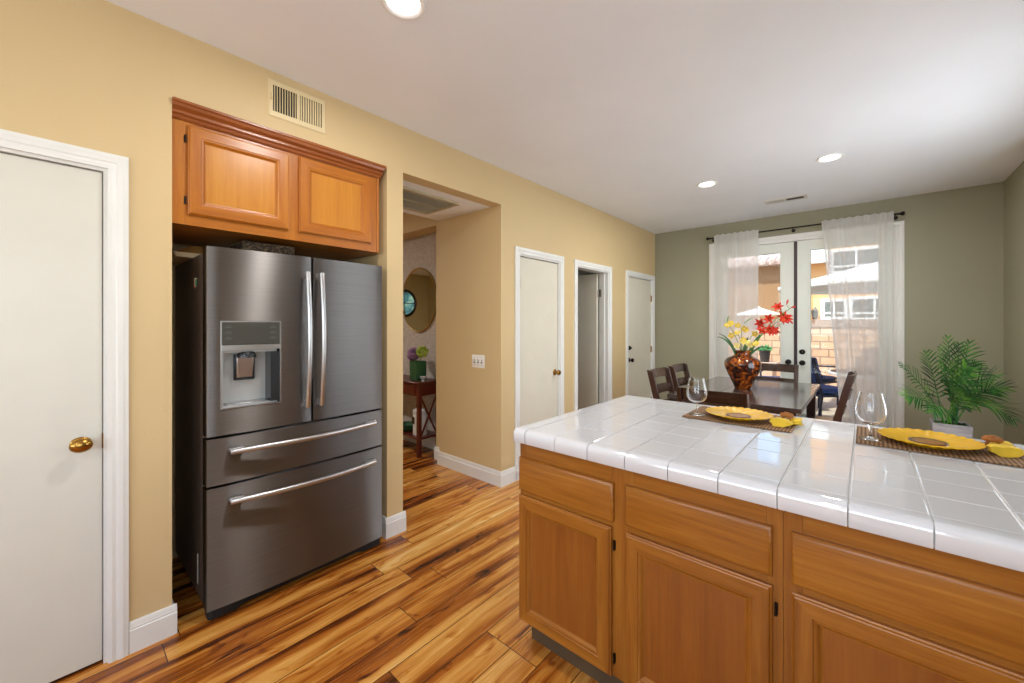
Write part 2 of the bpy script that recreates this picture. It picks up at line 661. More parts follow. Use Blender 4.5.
def wall_boxes(mb, axis, p0, p1, a0, a1, z0, z1, holes):
    """wall of thickness p0..p1 along an axis, with rectangular holes (a0, a1, z0, z1)"""
    cuts = sorted({a0, a1, *[h[0] for h in holes], *[h[1] for h in holes]})
    for s, e in zip(cuts, cuts[1:]):
        mid = (s + e) / 2
        hs = sorted([(h[2], h[3]) for h in holes if h[0] <= mid <= h[1]])
        zz = z0
        spans = []
        for b, tp in hs:
            if b > zz:
                spans.append((zz, b))
            zz = max(zz, tp)
        if zz < z1:
            spans.append((zz, z1))
        for b, tp in spans:
            if axis == 'Y':
                mb.box((p0, s, b), (p1, e, tp))
            else:
                mb.box((s, p0, b), (e, p1, tp))


mb = MB()
mb.box((-9.4, -2.8, -0.12), (1.1, 6.02, 0.0))
struct(mb, 'floor', 'floor_boards', 'glossy tiger-striped golden brown hardwood plank floor', 'floor')

mb = MB()
mb.box((-9.4, -2.8, H), (1.1, 6.02, H + 0.14))
struct(mb, 'ceiling', 'ceiling_paint', 'flat white painted ceiling over kitchen and dining area', 'ceiling')

# left (tan) wall with fridge nook, hall opening and three doorways
D1 = (-0.625, 0.142, 0.0, 2.045)
NOOK = (0.348, 1.437, 0.0, 2.43)
HALL = (1.558, 2.535, 0.0, 2.43)
D2 = (2.775, 3.415, 0.0, 2.035)
D3 = (3.745, 4.46, 0.0, 2.035)
D4 = (4.985, 5.795, 0.0, 2.045)
mb = MB()
wall_boxes(mb, 'Y', XL - TH, XL, YB - TH, YF, 0, H, [D1, NOOK, HALL, D2, D3, D4])
# fridge nook sides, back and top
mb.box((-3.23, 0.228, 0), (XL - TH, 0.348, H))
mb.box((-3.23, 0.348, 0), (-3.11, 1.437, H))
mb.box((-3.11, 0.348, 2.43), (XL - TH, 1.437, H))
mb.box((-3.23, 1.437, 0), (XL - TH, 1.558, H))
struct(mb, 'wall_left', 'tan_paint', 'tan painted wall with fridge nook, hall opening and doors', 'wall')

mb = MB()
mb.box((-3.2, 1.558, 2.43), (XL - TH, 2.535, H))
struct(mb, 'ceiling_hall', 'ceiling_paint', 'lowered ceiling of the short hall beyond the fridge', 'ceiling')

# hall right side wall, niche wall of the entry room
mb = MB()
mb.box((-3.2, 2.535, 0), (XL - TH, 2.655, H))
mb.box((-3.35, 2.61, 0), (-3.2, 2.70, H))
mb.box((-3.35, 2.70, 0), (-3.26, 2.92, H))
mb.box((-4.7, 2.61, 2.425), (-3.35, 2.80, H))
mb.box((-9.2, 2.61, 0), (-4.7, 2.92, H))
struct(mb, 'wall_hall', 'tan_paint', 'tan hall wall carrying the light switches, ending at the niche', 'wall')
mb = MB()
mb.box((-4.7, 2.80, 0), (-3.35, 2.92, H))
struct(mb, 'wall_niche', 'mottled_wallpaper', 'niche wall in mottled grey paper behind the oval mirror', 'wall')

# entry room beyond the hall (seen in the oval mirror)
mb = MB()
mb.box((-9.32, -1.43, 0), (-9.2, 2.92, H))
mb.box((-9.2, -1.43, 0), (-3.23, -1.31, H))
mb.box((-3.35, -1.31, 0), (-3.23, 1.558, H))
struct(mb, 'wall_entry', 'foyer_paint', 'olive beige entry room walls reflected in the oval mirror', 'wall')

# small room behind the ajar door
mb = MB()
mb.box((-4.3, 3.50, 0), (XL - TH, 3.60, H))
mb.box((-4.3, 4.75, 0), (XL - TH, 4.85, H))
mb.box((-4.4, 3.50, 0), (-4.3, 4.85, H))
mb.box((-4.3, 3.60, 2.44), (XL - TH, 4.75, 2.5))
struct(mb, 'wall_closet', 'white_room_paint', 'pale walls of the small room behind the open door', 'wall')

# far sage wall with french doors
FD = (-1.545, 0.238, 0.0, 2.425)
mb = MB()
wall_boxes(mb, 'X', YF, YF + TH, XL - TH, XR + TH, 0, H, [FD])
struct(mb, 'wall_far', 'sage_paint', 'sage green painted far wall around the french doors', 'wall')

KW = (-1.7, 0.2, 1.08, 2.16)
DW = (2.65, 4.35, 0.12, 2.38)
mb = MB()
wall_boxes(mb, 'Y', XR, XR + TH, YB - TH, YF, 0, H, [KW, DW])
struct(mb, 'wall_right', 'sage_paint', 'sage green side wall beside the palm', 'wall')

RW = (-2.05, 0.55, 0.87, 2.37)
mb = MB()
wall_boxes(mb, 'X', YB - TH, YB, XL - TH, XR + TH, 0, H, [RW])
struct(mb, 'wall_back', 'tan_paint', 'tan painted kitchen back wall opposite the french doors', 'wall')


def window_unit(name, axis, p, a0, a1, z0, z1, label, nmull):
    """frame with mullions set in a wall hole"""
    root = thing(name, label, 'window', ((p if axis == 'Y' else (a0 + a1) / 2), ((a0 + a1) / 2 if axis == 'Y' else p), z0), kind='structure')
    f = MB()

    def bx(s, e, b, tp, d=0.03):
        if axis == 'Y':
            f.box((p - d, s, b), (p + d, e, tp))
        else:
            f.box((s, p - d, b), (e, p + d, tp))
    w = 0.045
    bx(a0, a1, z0, z0 + w)
    bx(a0, a1, z1 - w, z1)
    bx(a0, a0 + w, z0 + w, z1 - w)
    bx(a1 - w, a1, z0 + w, z1 - w)
    for k in range(1, nmull + 1):
        c = a0 + (a1 - a0) * k / (nmull + 1)
        bx(c - w / 2, c + w / 2, z0 + w, z1 - w, 0.025)
    f.build('window_frame', 'trim_white', root, bevel=0.003)
    return root


window_unit('added_window_1', 'X', YB - 0.03, *RW, 'wide white framed window added for fill light in the kitchen back wall', 2)  # made-up window, out of view, to carry the rear fill
window_unit('added_window_2', 'Y', XR + 0.03, *KW, 'white framed window added for fill light over the kitchen side counter', 1)  # made-up window, out of view, to carry the side fill
window_unit('window_3', 'Y', XR + 0.05, *DW, 'tall white framed window in the dining side wall', 1)

# baseboards: moulded profile (thickness, height)
BASE = [(0, 0), (0.016, 0), (0.016, 0.095), (0.012, 0.100), (0.014, 0.106), (0.011, 0.112), (0.012, 0.118), (0.006, 0.130), (0, 0.130)]


def baseboard(name, runs, label):
    """runs: (start xy, end xy, outward normal xy)"""
    m = MB()
    for (a, b, n) in runs:
        m.prism(BASE, lambda q, h, a=a, n=n: (a[0] + n[0] * q, a[1] + n[1] * q, h), lambda q, h, b=b, n=n: (b[0] + n[0] * q, b[1] + n[1] * q, h))
    return struct(m, name, 'trim_white', label, 'baseboard')


e = 0.016
baseboard('baseboard_door', [((XL, 0.206), (XL, 0.348 + e), (1, 0)), ((XL, 0.348), (-3.1, 0.348), (0, 1))], 'short white baseboard between the near door and fridge nook')
baseboard('baseboard_pillar', [((XL, 1.437 - e), (XL, 1.558 + e), (1, 0)), ((-3.2, 1.558), (XL, 1.558), (0, 1)), ((XL, 1.437), (-3.1, 1.437), (0, -1))], 'white baseboard wrapping the wall pier right of the fridge')
baseboard('baseboard_hall', [((XL, 2.535), (-3.2, 2.535), (0, -1)), ((XL, 2.535 - e), (XL, 2.72), (1, 0)), ((-3.2, 2.535 - e), (-3.2, 2.61), (-1, 0)),
                             ((-3.2, 2.61), (-3.35, 2.61), (0, -1)), ((-3.35, 2.61 - e), (-3.35, 2.8), (-1, 0))], 'white baseboard under the light switches, wrapping the wall corner')
baseboard('baseboard_left', [((XL, 3.487), (XL, 3.667), (1, 0)), ((XL, 4.54), (XL, 4.906), (1, 0))], 'white baseboard pieces between the three far doors')
baseboard('baseboard_far', [((XL + e, YF), (-1.61, YF), (0, -1)), ((0.305, YF), (XR, YF), (0, -1))], 'white baseboard along the sage far wall')
baseboard('baseboard_right', [((XR, 2.42), (XR, YF), (-1, 0))], 'white baseboard along the sage side wall')
baseboard('baseboard_niche', [((-3.35, 2.8), (-4.7, 2.8), (0, -1))], 'white baseboard in the papered niche behind the console')

# door casings: profile (across the width, thickness) swept as mitred U
CAS = [(0.0, 0.0), (0.0, 0.012), (0.012, 0.017), (0.024, 0.013), (0.030, 0.018), (0.046, 0.020), (0.052, 0.016), (0.062, 0.016), (0.062, 0.0)]


def casing(m, fn, a0, a1, ztop, wscale=1.0):
    """fn(a, z, t) -> xyz ; the U-shaped moulding outside an opening a0..a1, 0..ztop"""
    cols = []
    for (w, th) in CAS:
        w *= wscale
        pts = [(a0 - w, 0.0), (a0 - w, ztop + w), (a1 + w, ztop + w), (a1 + w, 0.0)]
        cols.append([m.bm.verts.new(fn(a, z_, th)) for a, z_ in pts])
    n = len(cols)
    for i in range(n):
        p, q = cols[i], cols[(i + 1) % n]
        for k in range(3):
            m.quad([p[k], p[k + 1], q[k + 1], q[k]])
    m.quad([c[0] for c in cols])
    m.quad([c[3] for c in reversed(cols)])


def left_fn(a, z_, th):
    return (XL + th, a, z_)


def door_frame(m, a0, a1, ztop):
    """jamb lining and stops in the tan wall"""
    j = 0.012
    m.box((XL - TH, a0, 0), (XL, a0 + j, ztop))
    m.box((XL - TH, a1 - j, 0), (XL, a1, ztop))
    m.box((XL - TH, a0 + j, ztop - j), (XL, a1 - j, ztop))


def knob(root, c, mat, r=0.026, axis='X'):
    k = MB()
    k.lathe([(0.0, 0.0), (r * 1.2, 0.0), (r * 1.2, 0.004), (r * 1.0, 0.009), (r * 0.45, 0.012), (r * 0.4, 0.028), (r * 0.7, 0.034), (r * 1.02, 0.044),
             (r * 1.05, 0.054), (r * 0.8, 0.064), (r * 0.3, 0.068), (0.0, 0.068)], c, 24, axis, cap=False)
    return k.build('knob', mat, root)


def hinge(root, c, mat, h=0.09):
    k = MB()
    k.cyl((c[0], c[1], c[2] - h / 2), (c[0], c[1], c[2] + h / 2), 0.006, n=10)
    k.box((c[0] - 0.008, c[1] - 0.014, c[2] - h / 2), (c[0] - 0.002, c[1] + 0.014, c[2] + h / 2))
    return k.build('hinge', mat, root)


# door_1: near slab door at the left
r1 = thing('door_1', 'greyish white flat slab door with oval brass knob, nearest the refrigerator', 'door', (XL, -0.24, 0), kind='structure')
m = MB(); casing(m, left_fn, D1[0], D1[1], D1[3]); m.build('casing', 'trim_white', r1)
m = MB(); door_frame(m, D1[0], D1[1], D1[3]); m.build('door_frame', 'trim_white', r1)
m = MB(); m.box((XL - 0.052, D1[0] + 0.015, 0.012), (XL - 0.014, D1[1] - 0.0155, D1[3] - 0.016)); s = m.build('door_slab', 'door_white', r1, bevel=0.002)
k = MB()
k.lathe([(0, 0), (0.031, 0), (0.031, 0.004), (0.026, 0.009), (0.012, 0.012), (0.011, 0.03), (0.018, 0.034), (0.030, 0.042), (0.033, 0.052), (0.026, 0.062), (0.012, 0.067), (0, 0.068)], (0, 0, 0), 28, 'X', cap=False)
for v in k.bm.verts:
    v.co.y *= 1.0
    v.co.z *= 0.82
    v.co += Vector((XL - 0.014, 0.066, 0.922))
k.build('knob', 'brass', r1)
k = MB(); k.box((XL - 0.045, D1[1] - 0.0165, 0.89), (XL - 0.004, D1[1] - 0.0115, 0.95)); k.build('strike_plate', 'brass', r1)

# door_2: closed cream door
r2 = thing('door_2', 'closed narrow cream slab door with brass knob beside the hall opening', 'door', (XL, 3.09, 0), kind='structure')
m = MB(); casing(m, left_fn, D2[0], D2[1], D2[3]); m.build('casing', 'trim_white', r2)
m = MB(); door_frame(m, D2[0], D2[1], D2[3]); m.build('door_frame', 'trim_white', r2)
m = MB(); m.box((XL - 0.055, D2[0] + 0.015, 0.012), (XL - 0.016, D2[1] - 0.015, D2[3] - 0.018)); m.build('door_slab', 'door_cream', r2, bevel=0.002)
knob(r2, (XL - 0.016, 3.352, 0.911), 'brass')
for z_ in (0.28, 1.77):
    hinge(r2, (XL - 0.006, D2[0] + 0.014, z_), 'hinge_nickel')

# door_3: open inwards
r3 = thing('door_3', 'open pale door swung into the small dim room, middle far doorway', 'door', (XL, 4.1, 0), kind='structure')
m = MB(); casing(m, left_fn, D3[0], D3[1], D3[3]); m.build('casing', 'trim_white', r3)
m = MB(); door_frame(m, D3[0], D3[1], D3[3])
m.box((XL - 0.075, D3[0] + 0.012, 0), (XL - 0.045, D3[0] + 0.024, D3[3] - 0.012))
m.box((XL - 0.075, D3[1] - 0.024, 0), (XL - 0.045, D3[1] - 0.012, D3[3] - 0.012)); m.build('door_frame', 'trim_white', r3)
m = MB(); m.box((XL - TH - 0.70, D3[1] - 0.052, 0.012), (XL - TH - 0.012, D3[1] - 0.016, D3[3] - 0.018)); m.build('door_slab', 'door_cream', r3, bevel=0.002)
for z_ in (0.28, 1.78):
    k = MB(); k.cyl((XL - TH - 0.004, D3[1] - 0.034, z_ - 0.045), (XL - TH - 0.004, D3[1] - 0.034, z_ + 0.045), 0.006, n=10)
    k.box((XL - TH - 0.006, D3[1] - 0.034, z_ - 0.045), (XL - TH + 0.03, D3[1] - 0.0115, z_ + 0.045)); k.build('hinge', 'hinge_nickel', r3)

# door_4: closed door in the corner
r4 = thing('door_4', 'closed white door with black knob and deadbolt next to the sage wall', 'door', (XL, 5.39, 0), kind='structure')
m = MB(); casing(m, left_fn, D4[0], D4[1], D4[3]); m.build('casing', 'trim_white', r4)
m = MB(); door_frame(m, D4[0], D4[1], D4[3]); m.build('door_frame', 'trim_white', r4)
m = MB(); m.box((XL - 0.06, D4[0] + 0.015, 0.012), (XL - 0.016, D4[1] - 0.015, D4[3] - 0.018)); m.build('door_slab', 'door_cream', r4, bevel=0.002)
knob(r4, (XL - 0.016, 5.055, 0.919), 'dark_bronze')
k = MB(); k.lathe([(0, 0), (0.03, 0), (0.03, 0.012), (0.022, 0.02), (0.012, 0.022), (0, 0.022)], (XL - 0.016, 5.055, 1.082), 24, 'X', cap=False)
k.box((XL, 5.05, 1.068), (XL + 0.022, 5.06, 1.096)); k.build('deadbolt', 'dark_bronze', r4)
for z_ in (0.28, 1.03, 1.77):
    hinge(r4, (XL - 0.006, D4[1] - 0.014, z_), 'brass')

# ---------------------------------------------------------------- french doors
r5 = thing('door_5', 'white french double doors with full glass panes in the sage wall', 'door', (-0.654, YF, 0), kind='structure')


def far_fn(a, z_, th):
    return (a, YF - th, z_)


m = MB(); casing(m, far_fn, FD[0], FD[1], FD[3]); m.build('casing', 'trim_white', r5)
m = MB()
m.box((FD[0], YF, 0), (FD[0] + 0.018, YF + TH, FD[3])); m.box((FD[1] - 0.018, YF, 0), (FD[1], YF + TH, FD[3]))
m.box((FD[0] + 0.018, YF, FD[3] - 0.018), (FD[1] - 0.018, YF + TH, FD[3])); m.build('door_frame', 'trim_white', r5)


def french_leaf(x0, x1, gx0, gx1):
    y0, y1 = YF + 0.03, YF + 0.075
    z0, z1, g0, g1 = 0.012, FD[3] - 0.024, 0.26, 2.28
    f = MB()
    f.box((x0, y0, z0), (gx0, y1, z1)); f.box((gx1, y0, z0), (x1, y1, z1))
    f.box((gx0, y0, z0), (gx1, y1, g0)); f.box((gx0, y0, g1), (gx1, y1, z1))
    leaf = f.build('door_leaf', 'french_white', r5)
    b = MB()
    b.rings(lambda u, v_, w: (u, y0 - w, v_), [(gx0 - 0.022, g0 - 0.022, gx1 + 0.022, g1 + 0.022, 0), (gx0 - 0.02, g0 - 0.02, gx1 + 0.02, g1 + 0.02, 0.007), (gx0 - 0.004, g0 - 0.004, gx1 + 0.004, g1 + 0.004, 0.007),
                                               (gx0, g0, gx1, g1, 0.0), (gx0, g0, gx1, g1, -0.02)], cap=False)
    b.build('glazing_bead', 'french_white', leaf)
    g = MB(); g.box((gx0, (y0 + y1) / 2 - 0.003, g0), (gx1, (y0 + y1) / 2 + 0.003, g1)); g.build('glass_pane', 'window_glass', leaf)
    return leaf


lf = french_leaf(FD[0] + 0.02, -0.660, -1.39, -0.800)
rf = french_leaf(-0.626, FD[1] - 0.02, -0.495, 0.098)
a = MB(); a.box((-0.660, YF + 0.022, 0.012), (-0.626, YF + 0.08, FD[3] - 0.024)); a.build('astragal', 'bronze_strip', r5, bevel=0.003)
knob(lf, (-0.716, YF + 0.03, 0.937), 'dark_bronze', 0.026, '-Y')
knob(rf, (-0.577, YF + 0.03, 0.934), 'dark_bronze', 0.026, '-Y')
k = MB(); k.lathe([(0, 0), (0.031, 0), (0.031, 0.012), (0.022, 0.02), (0.012, 0.022), (0, 0.022)], (-0.577, YF + 0.03, 1.066), 24, '-Y', cap=False)
k.box((-0.582, YF - 0.01, 1.052), (-0.572, YF + 0.01, 1.08)); k.build('deadbolt', 'dark_bronze', rf)

# curtain rod and two sheer panels
RY, RZ = 5.805, 2.548
rod = thing('curtain_rod', 'thin black curtain rod with ball ends above the french doors', 'curtain rod', (-0.65, RY, RZ))
m = MB(); m.cyl((-1.575, RY, RZ), (0.255, RY, RZ), 0.009, n=14); m.build('rod', 'dark_bronze', rod)
for xx, sg in ((-1.575, -1), (0.255, 1)):
    m = MB(); m.lathe([(0, -0.012), (0.011, -0.012), (0.011, 0.002), (0.016, 0.004), (0.009, 0.008), (0.02, 0.02), (0.022, 0.03), (0.015, 0.044), (0, 0.048)], (xx, RY, RZ), 18, 'X' if sg > 0 else '-X', cap=False)
    m.build('finial', 'dark_bronze', rod)
for xx in (-1.55, -0.66, 0.232):
    m = MB(); m.cyl((xx, RY, RZ), (xx, YF - 0.004, RZ - 0.02), 0.005, n=8); m.cyl((xx, YF - 0.01, RZ - 0.02), (xx, YF, RZ - 0.02), 0.02, n=16)
    m.tube([(xx, RY - 0.013, RZ), (xx, RY, RZ + 0.013), (xx, RY + 0.013, RZ), (xx, RY, RZ - 0.013)], 0.003, 6); m.build('bracket', 'dark_bronze', rod)


def curtain(x0, x1, folds, amp, phase, label, yy=RY, axis='X', z0=0.03, z1=RZ + 0.03, seed=0, slant=0.0):
    rng = random.Random(seed)
    ph = [rng.uniform(0, 6.28) for _ in range(6)]
    c = thing('sheer_curtain', label, 'curtain', ((x0 + x1) / 2 if axis == 'X' else yy, yy if axis == 'X' else (x0 + x1) / 2, z0))

    def wave(u, vz):
        s = folds * 2 * PI * u + phase + 0.9 * math.sin(2 * PI * u * 1.5 + ph[0])
        low = 1.0 - vz
        w = amp * (0.45 + 0.55 * low) * math.sin(s + 0.5 * low * math.sin(ph[1] + u * 9))
        w += 0.15 * amp * math.sin(1.9 * s + ph[2])
        pinch = max(0.0, (vz - 0.965) / 0.035)
        return w * (1 - 0.75 * pinch) + 0.004 * pinch * math.sin(u * folds * 2 * PI * 5)

    def fn(u, v_):
        zz = z0 + (z1 - z0) * v_ + 0.006 * max(0.0, (v_ - 0.97) / 0.03) * math.sin(u * folds * 13.0 + ph[4])
        uu = x0 + slant * (1 - u) * (1 - v_) + (x1 - x0) * u + 0.012 * math.sin(7 * u + ph[3]) * (1 - v_)
        w = wave(u, v_)
        if axis == 'X':
            return (uu, yy - 0.013 + w, zz)
        return (yy + w, uu, zz)
    g = MB(); g.grid(fn, 150, 40)
    g.build('fabric_panel', 'sheer_fabric', c, angle=180)

    def hem(u, v_):
        p = Vector(fn(u, (z1 - z0 - 0.075) / (z1 - z0) + v_ * 0.075 / (z1 - z0)))
        q = Vector((0, -0.006, 0)) if axis == 'X' else Vector((-0.006, 0, 0))
        return p + q
    g = MB(); g.grid(hem, 150, 3); g.build('rod_pocket', 'sheer_fabric', c, angle=180)

    def edge_(s0, s1):
        return lambda u, v_: Vector(fn(s0 + (s1 - s0) * u, v_)) + (Vector((0, -0.004, 0)) if axis == 'X' else Vector((-0.004, 0, 0)))
    g = MB(); g.grid(edge_(0.0, 0.028), 4, 40); g.build('side_hem', 'sheer_fabric', c, angle=180)
    g = MB(); g.grid(edge_(0.972, 1.0), 4, 40); g.build('side_hem', 'sheer_fabric', c, angle=180)
    return c


curtain(-1.52, -1.008, 3.6, 0.020, 0.4, 'sheer white curtain over the door beside the tan wall', seed=3)
curtain(-0.385, 0.215, 4.2, 0.022, 1.1, 'sheer white curtain over the door nearest the palm', seed=5, slant=0.20)
curtain(2.68, 4.3, 11.0, 0.024, 0.3, 'sheer white curtain hanging at the tall dining side window', yy=XR - 0.06, axis='Y', z0=0.03, z1=2.46, seed=9)

# ---------------------------------------------------------------- recessed lights, registers, switch
LROT = (0, 0, 0)


def can_light(x, y, label, power=15, rad=0.088):
    c = thing('recessed_light', label, 'ceiling light', (x, y, H), 'recessed ceiling lights')
    m = MB(); m.lathe([(rad * 1.02, 0.0), (rad * 1.02, -0.004), (rad * 0.95, -0.009), (rad * 0.82, -0.007), (rad * 0.74, 0.0)], (x, y, H), 40, cap=False); m.build('trim_ring', 'lamp_trim', c)
    m = MB(); m.lathe([(0, -0.0045), (rad * 0.70, -0.0045), (rad * 0.76, -0.001), (rad * 0.76, 0)], (x, y, H), 40, cap=False); m.build('lens', 'lamp_lens', c)
    light('lamp', 'AREA', (x, y, H - 0.02), LROT, power, (1.0, 0.97, 0.93), shape='DISK', size=rad * 1.4)
    return c


can_light(-1.443, 0.955, 'round recessed ceiling light above the walkway before the fridge')
can_light(-1.143, 4.117, 'round recessed dining ceiling light closer to the tan wall')
can_light(-0.219, 4.115, 'round recessed dining ceiling light closer to the sage side wall')
can_light(-0.22, -1.2, 'round recessed ceiling light added as fill over the kitchen far from the dining area')  # unseen fixture added to brighten the kitchen
can_light(-5.6, 0.8, 'round recessed ceiling light added as fill in the entry room beyond the hall', 60)  # unseen fixture added to brighten the entry room and niche


def wall_register():
    y0, y1, z0, z1 = 0.737, 1.034, 2.500, 2.697
    c = thing('wall_register', 'cream metal air register on the tan wall above the cabinet', 'vent', (XL, (y0 + y1) / 2, z0))
    m = MB()
    fn = lambda u, v_, w: (XL + w, u, v_)
    m.rings(fn, [(y0, z0, y1, z1, 0), (y0, z0, y1, z1, 0.003), (y0 + 0.006, z0 + 0.006, y1 - 0.006, z1 - 0.006, 0.008), (y0 + 0.022, z0 + 0.03, y1 - 0.022, z1 - 0.03, 0.008)], cap=False)
    m.box((XL + 0.004, (y0 + y1) / 2 - 0.008, z0 + 0.03), (XL + 0.008, (y0 + y1) / 2 + 0.008, z1 - 0.03))
    m.build('face_plate', 'register_cream', c)
    m = MB(); m.box((XL, y0 + 0.015, z0 + 0.02), (XL + 0.001, y1 - 0.015, z1 - 0.02)); m.build('duct_opening', 'duct_dark', c)
    yc = (y0 + y1) / 2
    for s, e_, tilt in ((y0 + 0.024, yc - 0.009, 0.5), (yc + 0.009, y1 - 0.024, -0.9)):
        n = 9
        for i in range(n):
            q = s + (e_ - s) * (i + 0.5) / n
            m = MB(); m.box((XL + 0.0015, q - 0.0017, z0 + 0.03), (XL + 0.0075, q + 0.0017, z1 - 0.03)) if tilt > 0 else m.box((XL + 0.0015, q - 0.0035, z0 + 0.03), (XL + 0.0075, q + 0.0035, z1 - 0.03))
            m.build('slat', 'register_cream', c)
    m = MB(); m.box((XL + 0.008, y0 + 0.012, 2.585), (XL + 0.022, y0 + 0.017, 2.62)); m.build('damper_lever', 'register_cream', c)


wall_register()


def ceiling_register():
    x0, x1, y0, y1 = -0.840, -0.460, 5.10, 5.27
    c = thing('ceiling_register', 'narrow white air register in the ceiling near the french doors', 'vent', ((x0 + x1) / 2, (y0 + y1) / 2, H))
    m = MB()
    fn = lambda u, v_, w: (u, v_, H - w)
    m.rings(fn, [(x0, y0, x1, y1, 0), (x0, y0, x1, y1, 0.003), (x0 + 0.006, y0 + 0.006, x1 - 0.006, y1 - 0.006, 0.008), (x0 + 0.03, y0 + 0.035, x1 - 0.03, y1 - 0.035, 0.008)], cap=False)
    xm = (x0 + x1) / 2
    m.box((xm - 0.006, y0 + 0.035, H - 0.008), (xm + 0.006, y1 - 0.035, H - 0.003)); m.build('face_plate', 'register_white', c)
    m = MB(); m.box((x0 + 0.02, y0 + 0.025, H - 0.001), (x1 - 0.02, y1 - 0.025, H)); m.build('duct_opening', 'duct_dark', c)
    for s, e_, wd, n in ((x0 + 0.03, xm - 0.006, 0.0052, 10), (xm + 0.006, x1 - 0.03, 0.0010, 6)):
        for i in range(n):
            q = s + (e_ - s) * (i + 0.5) / n
            m = MB(); m.box((q - wd, y0 + 0.035, H - 0.0075), (q + wd, y1 - 0.035, H - 0.0055)); m.build('slat', 'register_white', c)


ceiling_register()


def return_grille():
    x0, x1, y0, y1, zc = -3.05, -2.585, 1.70, 2.275, 2.43
    c = thing('return_grille', 'square tan return air grille in the low hall ceiling', 'vent', ((x0 + x1) / 2, (y0 + y1) / 2, zc))
    m = MB()
    fn = lambda u, v_, w: (u, v_, zc - w)
    m.rings(fn, [(x0, y0, x1, y1, 0), (x0, y0, x1, y1, 0.014), (x0 + 0.008, y0 + 0.008, x1 - 0.008, y1 - 0.008, 0.02), (x0 + 0.04, y0 + 0.04, x1 - 0.04, y1 - 0.04, 0.018), (x0 + 0.042, y0 + 0.042, x1 - 0.042, y1 - 0.042, 0.006)], cap=False)
    xm = (x0 + x1) / 2
    m.box((xm - 0.008, y0 + 0.04, zc - 0.017), (xm + 0.008, y1 - 0.04, zc - 0.003)); m.build('face_frame', 'grille_tan', c)
    m = MB(); m.box((x0 + 0.03, y0 + 0.03, zc - 0.002), (x1 - 0.03, y1 - 0.03, zc)); m.build('duct_opening', 'duct_dark', c)
    n = 24
    R = Matrix.Rotation(math.radians(35), 3, 'Y')
    for i in range(n):
        q = x0 + 0.046 + (x1 - x0 - 0.092) * (i + 0.5) / n
        m = MB(); m.box((q - 0.009, y0 + 0.042, zc - 0.0125), (q + 0.009, y1 - 0.042, zc - 0.0105), rot=R); m.build('louver', 'grille_tan', c)


return_grille()


def switch_plate():
    x, z_, y = -2.64, 1.062, 2.535
    c = thing('light_switch', 'white three-toggle light switch plate on the hall wall', 'light switch', (x, y, z_))
    m = MB()
    fn = lambda u, v_, w: (u, y - w, v_)
    hw, hh = 0.082, 0.058
    m.rings(fn, [(x - hw, z_ - hh, x + hw, z_ + hh, 0), (x - hw, z_ - hh, x + hw, z_ + hh, 0.003), (x - hw + 0.005, z_ - hh + 0.005, x + hw - 0.005, z_ + hh - 0.005, 0.006)], back=True)
    m.build('cover_plate', 'switch_white', c)
    for k in (-1, 0, 1):
        q = x + k * 0.046
        m = MB(); m.box((q - 0.008, y - 0.0068, z_ - 0.016), (q + 0.008, y - 0.0055, z_ + 0.016)); s = m.build('toggle_slot', 'icon_gray', c)
        m = MB(); m.box((q - 0.005, y - 0.02, z_ - 0.002), (q + 0.005, y - 0.004, z_ + 0.01), rot=Matrix.Rotation(math.radians(-20), 3, 'X')); m.build('toggle', 'switch_white', s)
        for zz in (-0.034, 0.034):
            m = MB(); m.cyl((q, y - 0.0058, z_ + zz), (q, y - 0.0072, z_ + zz), 0.0035, n=10); m.build('screw', 'hinge_nickel', c)


switch_plate()

# ---------------------------------------------------------------- refrigerator (faces +X)
FX = -2.300                   # middle of front edges
FY0, FY1 = 0.462, 1.368
FYC = (FY0 + FY1) / 2


def bow(y):
    q = (y - FYC) / ((FY1 - FY0) / 2)
    return 0.024 * (1 - q * q)


def bowed(m, y0, y1, z0, z1, back=-2.368, n=14, front=0.0, rnd=0.006):
    """slab with the softly curved fridge front between y0..y1"""
    poly = [(back, y0)]
    ys = [y0 + (y1 - y0) * i / n for i in range(n + 1)]
    for i, q in enumerate(ys):
        xx = FX + bow(q) + front
        if i == 0 or i == n:
            xx -= rnd
        poly.append((xx, q))
    poly.insert(2, (FX + bow(y0 + rnd * 0.6) + front - rnd * 0.2, y0 + rnd * 0.6))
    poly.insert(len(poly) - 1, (FX + bow(y1 - rnd * 0.6) + front - rnd * 0.2, y1 - rnd * 0.6))
    poly.append((back, y1))
    m.prism(poly, lambda a_, b_: (a_, b_, z0), lambda a_, b_: (a_, b_, z1))


fr = thing('refrigerator', 'stainless steel french door refrigerator with two drawers in the nook', 'refrigerator', (-2.68, FYC, 0))
m = MB(); m.box((-3.06, FY0 + 0.004, 0.055), (-2.382, FY1 - 0.004, 1.745)); m.build('body', 'fridge_side', fr, bevel=0.006)
m = MB(); m.box((-2.382, FY0 + 0.012, 0.06), (-2.366, FY1 - 0.012, 1.742)); m.build('door_gasket', 'gasket', fr)
m = MB()
m.prism([(-2.37, FY0 + 0.008), (-2.318, FY0 + 0.008), (-2.303, FY0 + 0.022), (-2.303, FY0 + 0.12), (-2.325, FY0 + 0.16), (-2.325, FY1 - 0.16), (-2.303, FY1 - 0.12), (-2.303, FY1 - 0.022), (-2.318, FY1 - 0.008), (-2.37, FY1 - 0.008)],
        lambda a_, b_: (a_, b_, 0.012), lambda a_, b_: (a_, b_, 0.052))
m.box((-2.9, FY0 + 0.03, 0.0), (-2.37, FY1 - 0.03, 0.055)); m.build('base_grille', 'gasket', fr, bevel=0.003)
for yy in (FY0 + 0.03, FY1 - 0.11):
    m = MB(); m.box((-2.45, yy, 1.745), (-2.345, yy + 0.08, 1.768)); m.build('hinge_cover', 'fridge_side', fr, bevel=0.004)
